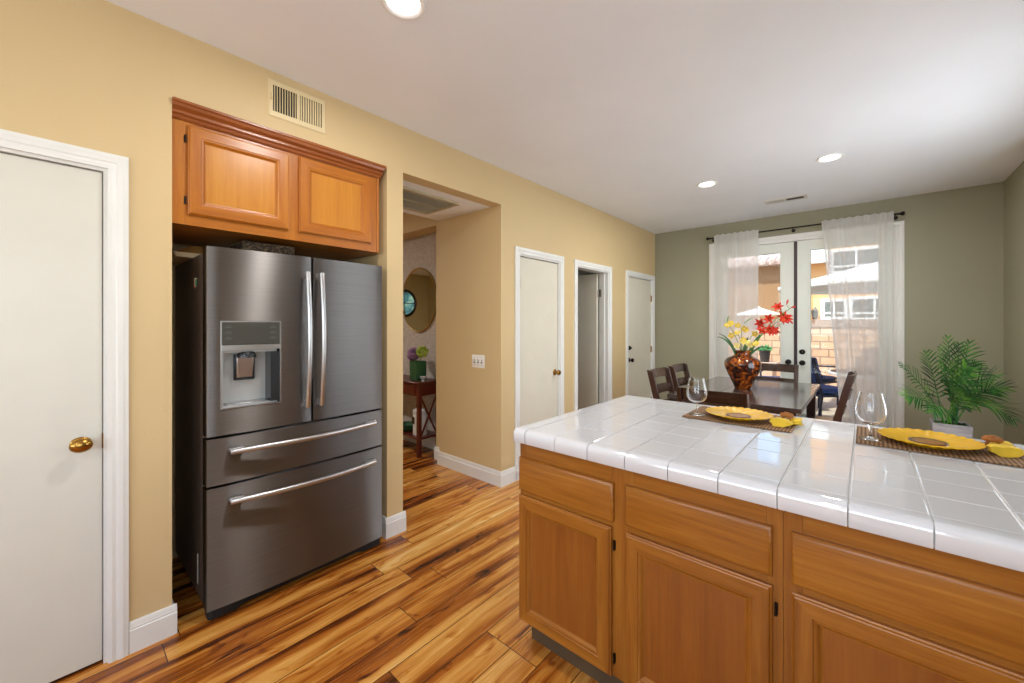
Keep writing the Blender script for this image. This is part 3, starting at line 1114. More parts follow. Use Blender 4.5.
m = MB(); m.box((-2.498, FY0 + 0.0025, 0.115), (-2.484, FY0 + 0.0045, 0.26)); m.build('spec_sticker', 'sticker_white', fr, label='white paper sticker on the side')

SPLIT = 0.929
DT, DB = 1.766, 0.872
PY0, PY1, PZ0, PZ1 = 0.517, 0.770, 0.997, 1.414
m = MB()
y0_, y1_ = FY0, SPLIT - 0.003
cols = [(y0_, -0.006), (y0_ + 0.0036, -0.0012), (y0_ + 0.009, 0.0), (PY0, 0.0)] + [(PY0 + (PY1 - PY0) * i / 6, 0.0) for i in range(1, 7)] + [(PY1 + 0.07, 0.0), (y1_ - 0.009, 0.0), (y1_ - 0.0036, -0.0012), (y1_, -0.006)]
rows_ = [DB, PZ0, PZ1, DT]
vg = [[m.bm.verts.new((FX + bow(y) + d, y, z_)) for z_ in rows_] for y, d in cols]
vb = [[m.bm.verts.new((-2.368, y, z_)) for z_ in rows_] for y, d in cols]
nC = len(cols)
for i in range(nC - 1):
    inside = PY0 - 1e-6 <= cols[i][0] and cols[i + 1][0] <= PY1 + 1e-6
    for j in range(3):
        if j == 1 and inside:
            continue
        m.quad([vg[i][j], vg[i + 1][j], vg[i + 1][j + 1], vg[i][j + 1]])
        m.quad([vb[i][j], vb[i][j + 1], vb[i + 1][j + 1], vb[i + 1][j]])
    m.quad([vg[i][0], vb[i][0], vb[i + 1][0], vg[i + 1][0]])
    m.quad([vg[i][3], vg[i + 1][3], vb[i + 1][3], vb[i][3]])
    if inside:
        m.quad([vg[i][1], vg[i + 1][1], vb[i + 1][1], vb[i][1]])
        m.quad([vg[i][2], vb[i][2], vb[i + 1][2], vg[i + 1][2]])
for j in range(3):
    m.quad([vg[0][j], vg[0][j + 1], vb[0][j + 1], vb[0][j]])
    m.quad([vg[-1][j], vb[-1][j], vb[-1][j + 1], vg[-1][j + 1]])
ia, ib = 3, 9
m.quad([vg[ia][1], vb[ia][1], vb[ia][2], vg[ia][2]])
m.quad([vg[ib][1], vg[ib][2], vb[ib][2], vb[ib][1]])
ld = m.build('door', 'stainless', fr, label='door with the water dispenser')
m = MB(); bowed(m, SPLIT + 0.003, FY1, DB, DT); rd = m.build('door', 'stainless', fr)
m = MB(); bowed(m, FY0, FY1, 0.640, 0.860); d1 = m.build('drawer', 'stainless', fr)
m = MB(); bowed(m, FY0, FY1, 0.058, 0.628); d2 = m.build('drawer', 'stainless', fr)
# dispenser: control panel, strip, alcove
fnt = lambda y: FX + bow(y)


def plate_on(m, y0, y1, z0, z1, d0, d1, n=6):
    poly = [(fnt(y0 + (y1 - y0) * i / n) + d1, y0 + (y1 - y0) * i / n) for i in range(n + 1)]
    poly += [(fnt(y0 + (y1 - y0) * i / n) + d0, y0 + (y1 - y0) * i / n) for i in range(n, -1, -1)]
    m.prism(poly, lambda a_, b_: (a_, b_, z0), lambda a_, b_: (a_, b_, z1))


m = MB(); plate_on(m, PY0 + 0.003, PY1 - 0.003, 1.302, PZ1 - 0.003, -0.03, 0.0005); m.build('control_panel', 'dispenser_panel', ld)
m = MB()
for yy in (0.548, 0.735):
    for zz in (1.385, 1.358, 1.33):
        plate_on(m, yy - 0.014, yy + 0.014, zz - 0.002, zz + 0.003, 0.0003, 0.0012, 2)
        plate_on(m, yy - 0.008, yy + 0.008, zz + 0.006, zz + 0.009, 0.0003, 0.0012, 2)
m.build('control_icons', 'icon_gray', ld)
m = MB(); plate_on(m, PY0 + 0.002, PY1 - 0.002, 1.276, 1.300, -0.03, 0.006); m.build('trim_strip', 'chrome', ld)
m = MB()   # alcove liner (open box)
ab = -2.362
m.box((ab - 0.003, PY0, PZ0), (ab, PY1, 1.276))
m.box((ab, PY0, PZ0), (fnt(PY0) - 0.001, PY0 + 0.008, 1.276))
m.box((ab, PY0 + 0.008, 1.262), (fnt(PY0) - 0.01, PY1 - 0.008, 1.276))
m.box((ab, PY0 + 0.008, PZ0), (fnt(PY0) - 0.002, PY1 - 0.008, PZ0 + 0.012)); m.build('alcove', 'dispenser_gray', ld)
m = MB(); m.box((ab, PY1 - 0.045, PZ0 + 0.012), (fnt(PY1) - 0.004, PY1, 1.262)); m.build('alcove_side', 'dispenser_dark', ld)
m = MB(); m.hexa([(ab, 0.592, 1.135), (ab + 0.022, 0.592, 1.135), (ab + 0.022, 0.662, 1.135), (ab, 0.662, 1.135)], [(ab, 0.588, 1.250), (ab + 0.034, 0.588, 1.250), (ab + 0.034, 0.667, 1.250), (ab, 0.667, 1.250)]); m.build('paddle', 'chrome', ld, bevel=0.004)
m = MB(); m.box((ab, 0.582, 1.122), (ab + 0.016, 0.673, 1.25)); m.build('paddle_back', 'dispenser_dark', ld, bevel=0.004)
m = MB(); m.lathe([(0.042, 0.0), (0.042, 0.012), (0.03, 0.03), (0.0, 0.03)], (ab + 0.043, 0.628, 1.236), 24); m.build('nozzle', 'dispenser_dark', ld)
m = MB(); m.box((ab + 0.004, PY0 + 0.025, PZ0 + 0.012), (fnt(PY0) - 0.004, PY1 - 0.055, PZ0 + 0.018)); m.build('drip_tray', 'chrome', ld, bevel=0.002)
m = MB()
m.rings(lambda u, v_, w: (fnt(u) + w, u, v_), [(PY0 - 0.003, PZ0 - 0.003, PY1 + 0.003, PZ1 + 0.003, 0.0), (PY0 - 0.002, PZ0 - 0.002, PY1 + 0.002, PZ1 + 0.002, 0.003), (PY0 + 0.003, PZ0 + 0.003, PY1 - 0.003, PZ1 - 0.003, 0.003), (PY0 + 0.004, PZ0 + 0.004, PY1 - 0.004, PZ1 - 0.004, -0.004)], cap=False)
m.build('dispenser_bezel', 'chrome', ld)


# handles
def vhandle(y, parent):
    pts = []
    for i in range(13):
        q = i / 12
        pts.append((FX + bow(y) + 0.034 + 0.030 * math.sin(PI * q), y, 0.955 + (1.682 - 0.955) * q))
    h = MB(); h.tube(pts, 0.0125, 10, flat=(0.75, 1.0), up=(1, 0, 0))
    for zz in (0.972, 1.665):
        h.box((FX + bow(y) - 0.002, y - 0.010, zz - 0.016), (FX + bow(y) + 0.040, y + 0.010, zz + 0.016))
    h.build('handle', 'chrome', parent, bevel=0.002)


vhandle(0.893, ld)
vhandle(0.966, rd)


def hhandle(z_, parent):
    pts = []
    for i in range(15):
        q = i / 14
        yy = 0.548 + (1.298 - 0.548) * q
        pts.append((FX + 0.040 + 0.040 * math.sin(PI * q), yy, z_))
    h = MB(); h.tube(pts, 0.0135, 12, up=(0, 0, 1))
    for yy in (0.575, 1.271):
        h.box((FX + bow(yy) - 0.002, yy - 0.03, z_ + 0.0), (FX + bow(yy) + 0.03, yy + 0.03, z_ + 0.016))
    h.build('handle', 'chrome', parent, bevel=0.003)


hhandle(0.795, d1)
hhandle(0.557, d2)

# magnet on the fridge side, things stored on top
mg = thing('refrigerator_magnet', 'small cream and green magnet on the dark side of the refrigerator', 'magnet', (-2.518, FY0 + 0.003, 1.59))
m = MB(); m.box((-2.532, FY0 - 0.004, 1.59), (-2.508, FY0 + 0.0035, 1.632)); m.build('magnet_body', 'magnet_cream', mg, bevel=0.003)
m = MB(); m.box((-2.507, FY0 - 0.003, 1.592), (-2.499, FY0 + 0.0035, 1.625)); m.build('side_stripe', 'magnet_green', mg, bevel=0.002, label='green edge')
m = MB(); m.box((-2.545, FY0 - 0.003, 1.583), (-2.533, FY0 + 0.0035, 1.605)); m.build('tail', 'magnet_red', mg, bevel=0.002, label='red tip')

tr_ = thing('serving_tray', 'cream flat tray lying on top of the refrigerator', 'tray', (-2.81, 0.52, 1.745))
m = MB(); m.box((-3.0, 0.402, 1.746), (-2.62, 0.64, 1.752)); m.build('tray_base', 'tray_cream', tr_)
m = MB(); m.rings(lambda u, v_, w: (u, v_, 1.746 + w), [(-3.0, 0.402, -2.62, 0.64, 0.0), (-3.01, 0.392, -2.61, 0.65, 0.022), (-3.004, 0.398, -2.616, 0.644, 0.022), (-2.994, 0.408, -2.626, 0.634, 0.006)], cap=False); m.build('rim', 'tray_cream', tr_)
bw_ = thing('wooden_bowl', 'round shallow wooden bowl upside down on the cream tray', 'bowl', (-2.84, 0.53, 1.752))
m = MB(); m.lathe([(0.098, 0.0), (0.102, 0.006), (0.096, 0.030), (0.078, 0.058), (0.042, 0.072), (0.042, 0.079), (0, 0.079)], (-2.84, 0.525, 1.753), 36, cap=False); m.build('bowl_shell', 'tray_wood', bw_, solid=0.004)
bk = thing('wicker_basket', 'dark woven wicker basket on top of the refrigerator', 'basket', (-2.60, 0.79, 1.745))
m = MB(); m.box((-2.72, 0.66, 1.746), (-2.49, 0.91, 1.754)); m.build('tray_base', 'wicker_dark', bk)
m = MB()
for k in range(9):
    z_ = 1.757 + k * 0.0105
    m.tube([(-2.72, 0.66, z_), (-2.49, 0.66, z_), (-2.49, 0.91, z_), (-2.72, 0.91, z_), (-2.72, 0.66, z_)], 0.0065, 6)
m.build('woven_side', 'wicker_dark', bk)


# ---------------------------------------------------------------- cabinets
def door_rings(w=0.055, d=0.021):
    """(inset, depth) outline of a framed door front"""
    return [(0, 0), (0, d - 0.008), (0.004, d - 0.006), (0.006, d - 0.001), (0.009, d), (w - 0.008, d), (w - 0.006, d - 0.003), (w - 0.002, d - 0.0035), (w + 0.002, d - 0.0045), (w + 0.006, d - 0.009), (w + 0.010, d - 0.0125), (w + 0.014, d - 0.0135)]


def framed_door(fn, u0, v0, u1, v1, parent, mat_frame, mat_panel, hinge_u=None, w=0.055):
    r = door_rings(w)
    m = MB()
    m.rings(fn, [(u0 + a_, v0 + a_, u1 - a_, v1 - a_, d) for a_, d in r], cap=False, back=True, alt=True)
    dr = m.build('door', mat_frame, parent, angle=12, mat2=mat_frame.replace('_v', '_h'))
    i = r[-1][0]
    m = MB()
    m.rings(fn, [(u0 + i - 0.001, v0 + i - 0.001, u1 - i + 0.001, v1 - i + 0.001, r[-1][1] - 0.003), (u0 + i - 0.001, v0 + i - 0.001, u1 - i + 0.001, v1 - i + 0.001, r[-1][1])], back=True)
    m.build('panel', mat_panel, dr)
    if hinge_u is not None:
        for vv in (v0 + 0.065, v1 - 0.065):
            m = MB()
            a_, b_ = fn(hinge_u, vv - 0.019, 0.006), fn(hinge_u, vv + 0.019, 0.006)
            m.cyl(a_, b_, 0.0032, n=8)
            s = 1 if hinge_u < (u0 + u1) / 2 else -1
            q = [fn(hinge_u - s * 0.005, vv - 0.016, 0.0), fn(hinge_u, vv + 0.016, 0.004)]
            m.box(q[0], q[1])
            m.build('hinge', 'hinge_black', dr)
    return dr


def slab_drawer(fn, u0, v0, u1, v1, parent, mat):
    m = MB()
    m.rings(fn, [(u0, v0, u1, v1, 0), (u0, v0, u1, v1, 0.012), (u0 + 0.004, v0 + 0.004, u1 - 0.004, v1 - 0.004, 0.017), (u0 + 0.010, v0 + 0.010, u1 - 0.010, v1 - 0.010, 0.019)], back=True)
    return m.build('drawer', mat, parent)


# upper cabinet over the fridge (faces +X)
uc = thing('upper_cabinet', 'honey wood wall cabinet with two doors above the refrigerator', 'cabinet', (-2.7, 0.88, 1.868))
UX = XL - 0.022
ufn = lambda u, v_, w: (UX + w, u, v_)
m = MB(); m.box((-3.0, 0.352, 1.868), (UX - 0.019, 1.398, 2.36)); m.build('body', 'upper_wood_h', uc)
for a_, b_ in ((0.349, 0.43), (0.83, 0.905), (1.318, 1.372)):
    m = MB(); m.box((UX - 0.019, a_, 1.866), (UX, b_, 2.405)); m.build('face_stile', 'upper_wood_v', uc)
for a_, b_ in ((0.43, 0.83), (0.905, 1.318)):
    for q, h in ((1.866, 1.925), (2.318, 2.405)):
        m = MB(); m.box((UX - 0.019, a_, q), (UX, b_, h)); m.build('face_rail', 'upper_wood_h', uc)
m = MB(); m.box((UX - 0.12, 1.374, 1.866), (UX + 0.004, 1.392, 2.405)); m.build('scribe_strip', 'upper_wood_v', uc, bevel=0.004)
framed_door(ufn, 0.407, 1.914, 0.843, 2.330, uc, 'upper_wood_v', 'upper_panel_v', hinge_u=0.399)
framed_door(ufn, 0.895, 1.914, 1.330, 2.334, uc, 'upper_wood_v', 'upper_panel_v')
m = MB()
cp = [(0.0, 2.346), (0.006, 2.346), (0.012, 2.354), (0.010, 2.364), (0.020, 2.372), (0.020, 2.382), (0.014, 2.388), (0.030, 2.398), (0.034, 2.412), (0.040, 2.416), (0.040, 2.428), (0.0, 2.428)]
m.prism(cp, lambda a_, b_: (UX + a_, 0.349, b_), lambda a_, b_: (UX + a_, 1.392 + a_ * 0.7, b_)); m.build('crown_molding', 'crown_wood', uc)

# peninsula base cabinets (face -Y)
BY = 1.350
bfn = lambda u, v_, w: (u, BY - w, v_)
CT = 0.893                    # underside of counter trim


def base_unit(x0, x1, splits, label, left_end):
    c = thing('base_cabinet', label, 'cabinet', ((x0 + x1) / 2, 1.75, 0), 'peninsula base cabinets')
    m = MB(); m.box((x0 + 0.0005, BY + 0.019, 0.115), (x1 - 0.0005, 2.20, CT - 0.002)); m.build('body', 'base_wood_v', c)
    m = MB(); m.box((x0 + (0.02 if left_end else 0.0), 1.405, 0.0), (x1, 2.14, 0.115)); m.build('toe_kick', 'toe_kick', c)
    us = [x0] + [s for ab_ in splits for s in ab_] + [x1]
    for k in range(0, len(us), 2):
        m = MB(); m.box((us[k] + 0.0006, BY, 0.115), (us[k + 1] - 0.0006, BY + 0.019, CT - 0.002)); m.build('face_stile', 'base_wood_v', c)
    for k in range(1, len(us) - 1, 2):
        a_, b_ = us[k], us[k + 1]
        for q, h in ((0.115, 0.15), (0.655, 0.695), (0.80, CT - 0.002)):
            m = MB(); m.box((a_, BY, q), (b_, BY + 0.019, h)); m.build('face_rail', 'base_wood_h', c)
    return c


ca = base_unit(-1.140, -0.175, [(-1.11, -0.705), (-0.62, -0.215)], 'maple base cabinet at the open end of the peninsula, two doors and drawers', True)
slab_drawer(bfn, -1.137, 0.682, -0.690, 0.823, ca, 'base_wood_h')
slab_drawer(bfn, -0.642, 0.687, -0.200, 0.829, ca, 'base_wood_h')
framed_door(bfn, -1.137, 0.119, -0.698, 0.661, ca, 'base_wood_v', 'base_panel_v', hinge_u=-0.690)
framed_door(bfn, -0.642, 0.119, -0.200, 0.662, ca, 'base_wood_v', 'base_panel_v', hinge_u=-0.192)
cb = base_unit(-0.175, 0.965, [(-0.13, 0.385), (0.43, 0.925)], 'maple base cabinet under the countertop end nearest the side wall', False)
slab_drawer(bfn, -0.154, 0.688, 0.400, 0.830, cb, 'base_wood_h')
slab_drawer(bfn, 0.445, 0.688, 0.940, 0.830, cb, 'base_wood_h')
framed_door(bfn, -0.154, 0.119, 0.400, 0.666, cb, 'base_wood_v', 'base_panel_v')
framed_door(bfn, 0.445, 0.119, 0.940, 0.666, cb, 'base_wood_v', 'base_panel_v')

# tiled countertop
TZ = 0.950
ct = thing('countertop', 'glossy white ceramic tile countertop with light grout on the peninsula', 'countertop', (-0.1, 1.86, CT))
CX0, CX1, CY0, CY1 = -1.156, 0.965, 1.310, 2.412
m = MB(); m.box((CX0 + 0.012, CY0 + 0.012, CT), (CX1, CY1 - 0.012, TZ - 0.0035)); m.build('grout_bed', 'grout', ct)
xs_ = [-1.081 + 0.1495 * i for i in range(14)]
xs_[-1] = min(xs_[-1], CX1)
ys_ = [1.372 + 0.1525 * i for i in range(7)]
yend = CY1 - 0.062
G = 0.0016
m = MB()
rng = random.Random(4)


def soft_tile(m, x0, x1, y0, y1, zt, r=0.003):
    dz = [rng.uniform(-0.0005, 0.0005) for _ in range(4)]
    fn = lambda u, v_, w: (u, v_, w)
    rs = []
    for a_, w in ((0, -0.006), (0, -r), (r * 0.3, -r * 0.3), (r, 0)):
        rs.append([m.bm.verts.new(p) for p in ((x0 + a_, y0 + a_, zt + w + dz[0]), (x1 - a_, y0 + a_, zt + w + dz[1]), (x1 - a_, y1 - a_, zt + w + dz[2]), (x0 + a_, y1 - a_, zt + w + dz[3]))])
    for a_, b_ in zip(rs, rs[1:]):
        for k in range(4):
            m.quad([a_[k], a_[(k + 1) % 4], b_[(k + 1) % 4], b_[k]])
    m.quad(rs[-1])


yy_ = ys_ + [yend]
for a_, b_ in zip(xs_, xs_[1:]):
    for p, q in zip(yy_, yy_[1:]):
        if q - p > 0.02 and b_ - a_ > 0.02:
            soft_tile(m, a_ + G, b_ - G, p + 0.0009, q - 0.0009, TZ)
# narrow last column beside the side wall
if CX1 - xs_[-1] > 0.02:
    for p, q in zip(yy_, yy_[1:]):
        soft_tile(m, xs_[-1] + G, CX1, p + G, q - G, TZ)
m.build('field_tile', 'tile_white', ct, angle=14)
# bullnose trim: rounded L profile (outward distance from field edge, height)
BN = [(0.0, TZ - 0.006), (0.0, TZ), (0.038, TZ + 0.0012), (0.048, TZ - 0.0005), (0.056, TZ - 0.006), (0.0605, TZ - 0.014), (0.0615, TZ - 0.024), (0.0605, CT + 0.004), (0.058, CT), (0.046, CT), (0.046, TZ - 0.006)]


def trim_run(a, b, out, m):
    d = (Vector(b) - Vector(a)).normalized()
    p0 = Vector(a) + d * 0.0015
    p1 = Vector(b) - d * 0.0015
    m.prism(BN, lambda q, h: (p0.x + out[0] * q, p0.y + out[1] * q, h), lambda q, h: (p1.x + out[0] * q, p1.y + out[1] * q, h))


m = MB()
xx_ = xs_ + ([CX1] if CX1 - xs_[-1] > 0.02 else [])
for a_, b_ in zip(xx_, xx_[1:]):
    trim_run((a_, 1.3715), (b_, 1.3715), (0, -1), m)
    trim_run((a_, yend), (b_, yend), (0, 1), m)
LX = -1.081 - 0.0125
BNL = [(max(q, 0.0), h) for q, h in BN]
for p, q in zip(yy_, yy_[1:]):
    trim_run((LX, p), (LX, q), (-1, 0), m)
m.box((LX, yy_[0] + G, TZ - 0.006), (-1.081 - G * 0.5, yend - G, TZ))


# rounded corner pieces
def corner(cx, cy, sx, sy):
    n = 8
    cols = []
    for i in range(n + 1):
        a_ = (PI / 2) * i / n
        dx, dy = sx * math.cos(a_), sy * math.sin(a_)
        cols.append([m.bm.verts.new((cx + sx * 0.046 + dx * (q - 0.046), cy + sy * 0.046 + dy * (q - 0.046), h)) for q, h in BN if q > 0.046])
    for p, q in zip(cols, cols[1:]):
        for k in range(len(p) - 1):
            m.quad([p[k], p[k + 1], q[k + 1], q[k]])


corner(LX, 1.3715, -1, -1)
corner(LX, yend, -1, 1)
trim_run((LX - 0.0475, 1.3715), (-1.081 - 0.002, 1.3715), (0, -1), m)
trim_run((LX - 0.0475, yend), (-1.081 - 0.002, yend), (0, 1), m)
trim_run((LX, 1.3715 - 0.0475), (LX, 1.3715 + 0.0015), (-1, 0), m)
trim_run((LX, yend - 0.0015), (LX, yend + 0.0475), (-1, 0), m)
m.build('edge_trim', 'tile_white', ct)


# ---------------------------------------------------------------- place settings
def placemat(cx, cy, label):
    c = thing('placemat', label, 'placemat', (cx, cy, TZ + 0.002), 'placemats on the peninsula')
    m = MB(); m.box((-0.217, -0.156, 0), (0.217, 0.156, 0.004)); o = m.build('woven_mat', 'woven_brown')
    o.parent = c
    m = MB(); m.rings(lambda u, v_, w: (u, v_, w), [(-0.2185, -0.1575, 0.2185, 0.1575, 0.0), (-0.2185, -0.1575, 0.2185, 0.1575, 0.005), (-0.212, -0.151, 0.212, 0.151, 0.005), (-0.212, -0.151, 0.212, 0.151, 0.004)], cap=False)
    o = m.build('bound_edge', 'woven_brown'); o.parent = c
    return c


placemat(-0.451, 2.165, 'brown woven placemat near the open end of the peninsula')
placemat(0.188, 2.160, 'brown ribbed placemat near the side wall')
MZ = TZ + 0.0065


def charger():
    c = thing('charger_plate', '', 'plate', (0, 0, 0), 'yellow sunflower plates')
    n = 120
    R = 0.160
    prof = [(0.062, 0.010), (0.070, 0.0105), (0.085, 0.0125), (0.105, 0.017), (0.125, 0.0215), (0.145, 0.0255), (R, 0.0275)]
    bot = [(R - 0.001, 0.0245), (0.145, 0.0215), (0.12, 0.016), (0.095, 0.009), (0.085, 0.002), (0.082, 0.0), (0.0, 0.0)]
    rows = []
    m = MB()

    def sc(a_, r):
        k = max(0.0, (r - 0.10) / (R - 0.10))
        return 1 + 0.028 * k * (abs(math.sin(a_ * 14)) - 0.5)

    def dz(a_, r):
        k = max(0.0, (r - 0.066) / (R - 0.066))
        return 0.0042 * k * (abs(math.sin(a_ * 14)) - 0.5)
    for r, h in prof + bot:
        if r == 0:
            rows.append([m.bm.verts.new((0, 0, h))])
        else:
            rows.append([m.bm.verts.new((r * sc(2 * PI * k / n, r) * math.cos(2 * PI * k / n), r * sc(2 * PI * k / n, r) * math.sin(2 * PI * k / n), h + (dz(2 * PI * k / n, r) if h > 0.0095 else 0))) for k in range(n)])
    for p, q in zip(rows, rows[1:]):
        for k in range(n):
            if len(q) == 1:
                m.quad([p[k], p[(k + 1) % n], q[0]])
            else:
                m.quad([p[k], p[(k + 1) % n], q[(k + 1) % n], q[k]])
    m.build('petal_rim', 'plate_yellow', c)
    m = MB(); m.lathe([(0.062, 0.009), (0.060, 0.0125), (0.054, 0.0140), (0.048, 0.0125)], n=48, cap=False); m.build('seed_ring', 'plate_brown', c, label='brown ring')
    m = MB(); m.lathe([(0.050, 0.008), (0.049, 0.0118), (0.030, 0.0122), (0, 0.0125)], n=40, cap=False); m.build('center_disc', 'plate_center', c, label='golden brown middle')
    return c


p1 = charger()
p1.scale = (0.87, 0.87, 0.87)
p1.location = (-0.458, 2.150, MZ)
p1['label'] = 'scalloped yellow plate with brown center in front of the dark table'
p2 = copy_tree(p1)
p2.location = (0.172, 2.142, MZ)
p2['label'] = 'scalloped yellow plate with brown center in front of the palm'


def wine_glass():
    c = thing('wine_glass', '', 'wine glass', (0, 0, 0), 'stemmed glasses on the peninsula')
    outer = [(0.0345, 0.1806), (0.0346, 0.1795), (0.0395, 0.157), (0.0455, 0.130), (0.0478, 0.110), (0.0455, 0.090), (0.0365, 0.073), (0.0225, 0.062), (0.0105, 0.057)]
    inner = [(0.0095, 0.0585), (0.0215, 0.0630), (0.0357, 0.0737), (0.0447, 0.0905), (0.0470, 0.110), (0.0447, 0.130), (0.0387, 0.157), (0.0338, 0.1795), (0.0337, 0.1806)]
    m = MB()
    m.lathe([(0, 0.0572)] + inner + outer + [(0, 0.0545)], n=40, cap=False); m.build('bowl', 'clear_glass', c, angle=80)
    m = MB()
    m.lathe([(0, 0.0545), (0.0095, 0.0550), (0.0055, 0.047), (0.0042, 0.034), (0.0042, 0.018), (0.0065, 0.009), (0.016, 0.005), (0, 0.005)], n=24, cap=False); m.build('stem', 'clear_glass', c, angle=80)
    m = MB()
    m.lathe([(0, 0.0055), (0.016, 0.005), (0.034, 0.0022), (0.036, 0.0012), (0.0355, 0), (0, 0)], n=40, cap=False); m.build('foot', 'clear_glass', c, angle=80)
    return c


g1 = wine_glass()
g1.location = (-0.624, 2.080, MZ)
g1['label'] = 'clear stemmed wine glass closest to the dining chairs, on the brown placemat'
g2 = copy_tree(g1)
g2.location = (0.012, 2.090, MZ)
g2['label'] = 'clear stemmed wine glass before the sheer curtain, on the ribbed placemat'


def napkin(loc, rz, label):
    """pleated napkin pulled through a brown flower ring: lies along local -Y"""
    c = thing('folded_napkin', label, 'napkin', loc, 'yellow napkins in flower rings')
    m = MB()

    def lobe(turn_, length, spread, hgt):
        ct_, st_ = math.cos(turn_), math.sin(turn_)

        def fn(u, v_):
            a_ = 2 * PI * u
            s = v_
            w = 0.013 + (spread - 0.013) * math.sin(min(1.0, s * 1.25) * PI / 2)
            hh = 0.012 + (hgt - 0.012) * math.sin(min(1.0, s * 1.15) * PI / 2) * (1 - 0.35 * s)
            pl = 1 + 0.07 * s * math.sin(a_ * 7 + 3 * s) + 0.06 * math.sin(a_ * 3 + 1.0)
            x_ = w * math.cos(a_) * pl
            z_ = hh * math.sin(a_) * pl
            y_ = -(0.006 + length * s * (1 - 0.22 * math.cos(a_) ** 2)) + 0.006 * math.cos(a_ * 5) * s
            return (x_ * ct_ - y_ * st_, x_ * st_ + y_ * ct_, max(z_ + hh * 0.92, 0.0005))
        m.grid(fn, 48, 14)
        end = [v for v in m.bm.verts]
        return end
    lobe(0.0, 0.095, 0.046, 0.024)
    lobe(2.2, 0.058, 0.036, 0.020)
    # closing caps
    es = [e for e in m.bm.edges if len(e.link_faces) == 1]
    bmesh.ops.remove_doubles(m.bm, verts=m.bm.verts, dist=0.0002)
    bmesh.ops.holes_fill(m.bm, edges=[e for e in m.bm.edges if len(e.link_faces) == 1], sides=200)
    o = m.build('cloth', 'napkin_yellow', angle=70)
    o.parent = c
    r = MB()
    r.lathe([(0.016, -0.009), (0.019, -0.009), (0.020, 0.0), (0.019, 0.009), (0.016, 0.009)], (0, 0, 0.0205), 24, 'Y', cap=False)
    rg = r.build('napkin_ring', 'napkin_brown'); rg.parent = c
    f = MB()
    for k in range(9):
        a_ = 2 * PI * k / 9
        f.ball((0.018 * math.cos(a_), 0.016 * math.sin(a_), 0.043 + 0.003 * (k % 2)), 0.0125, 6, (1, 1, 0.75))
    for k in range(5):
        a_ = 2 * PI * k / 5 + 0.3
        f.ball((0.008 * math.cos(a_), 0.007 * math.sin(a_), 0.052), 0.008, 6)
    fl = f.build('ring_flower', 'napkin_brown'); fl.parent = c
    c.rotation_euler = (0, 0, rz)
    c.scale = (0.88, 0.88, 0.88)
    return c


napkin((-0.266, 2.155, MZ), -0.25, 'yellow napkin in brown flower ring before the dark table corner')
napkin((0.335, 2.190, MZ), 0.30, 'yellow napkin in brown flower ring beside the plate nearest the palm')

# ---------------------------------------------------------------- dining table
TX0, TX1, TY0, TY1, TT = -1.37, -0.365, 3.70, 5.375, 0.76
dt = thing('dining_table', 'dark espresso wood dining table under the amber vase', 'table', ((TX0 + TX1) / 2, (TY0 + TY1) / 2, 0))
m = MB()
bx_ = [TX0, -1.035, -0.70, TX1]
for a_, b_ in zip(bx_, bx_[1:]):
    m.box((a_ + 0.0006, TY0, TT - 0.035), (b_ - 0.0006, TY1, TT))
m.build('tabletop', 'espresso_y', dt, bevel=0.003)
ap = MB()
ap.box((TX0 + 0.06, TY0 + 0.05, TT - 0.125), (TX1 - 0.06, TY0 + 0.072, TT - 0.036)); ap.box((TX0 + 0.06, TY1 - 0.072, TT - 0.125), (TX1 - 0.06, TY1 - 0.05, TT - 0.036))
ap.box((TX0 + 0.05, TY0 + 0.06, TT - 0.125), (TX0 + 0.072, TY1 - 0.06, TT - 0.036)); ap.box((TX1 - 0.072, TY0 + 0.06, TT - 0.125), (TX1 - 0.05, TY1 - 0.06, TT - 0.036))
ap.build('apron', 'espresso_y', dt, bevel=0.002)
for xx in (TX0 + 0.035, TX1 - 0.115):
    for yy in (TY0 + 0.035, TY1 - 0.115):
        m = MB(); m.hexa([(xx + 0.008, yy + 0.008, 0), (xx + 0.072, yy + 0.008, 0), (xx + 0.072, yy + 0.072, 0), (xx + 0.008, yy + 0.072, 0)],
                         [(xx, yy, TT - 0.036), (xx + 0.08, yy, TT - 0.036), (xx + 0.08, yy + 0.08, TT - 0.036), (xx, yy + 0.08, TT - 0.036)]); m.build('leg', 'espresso_z', dt, bevel=0.003)


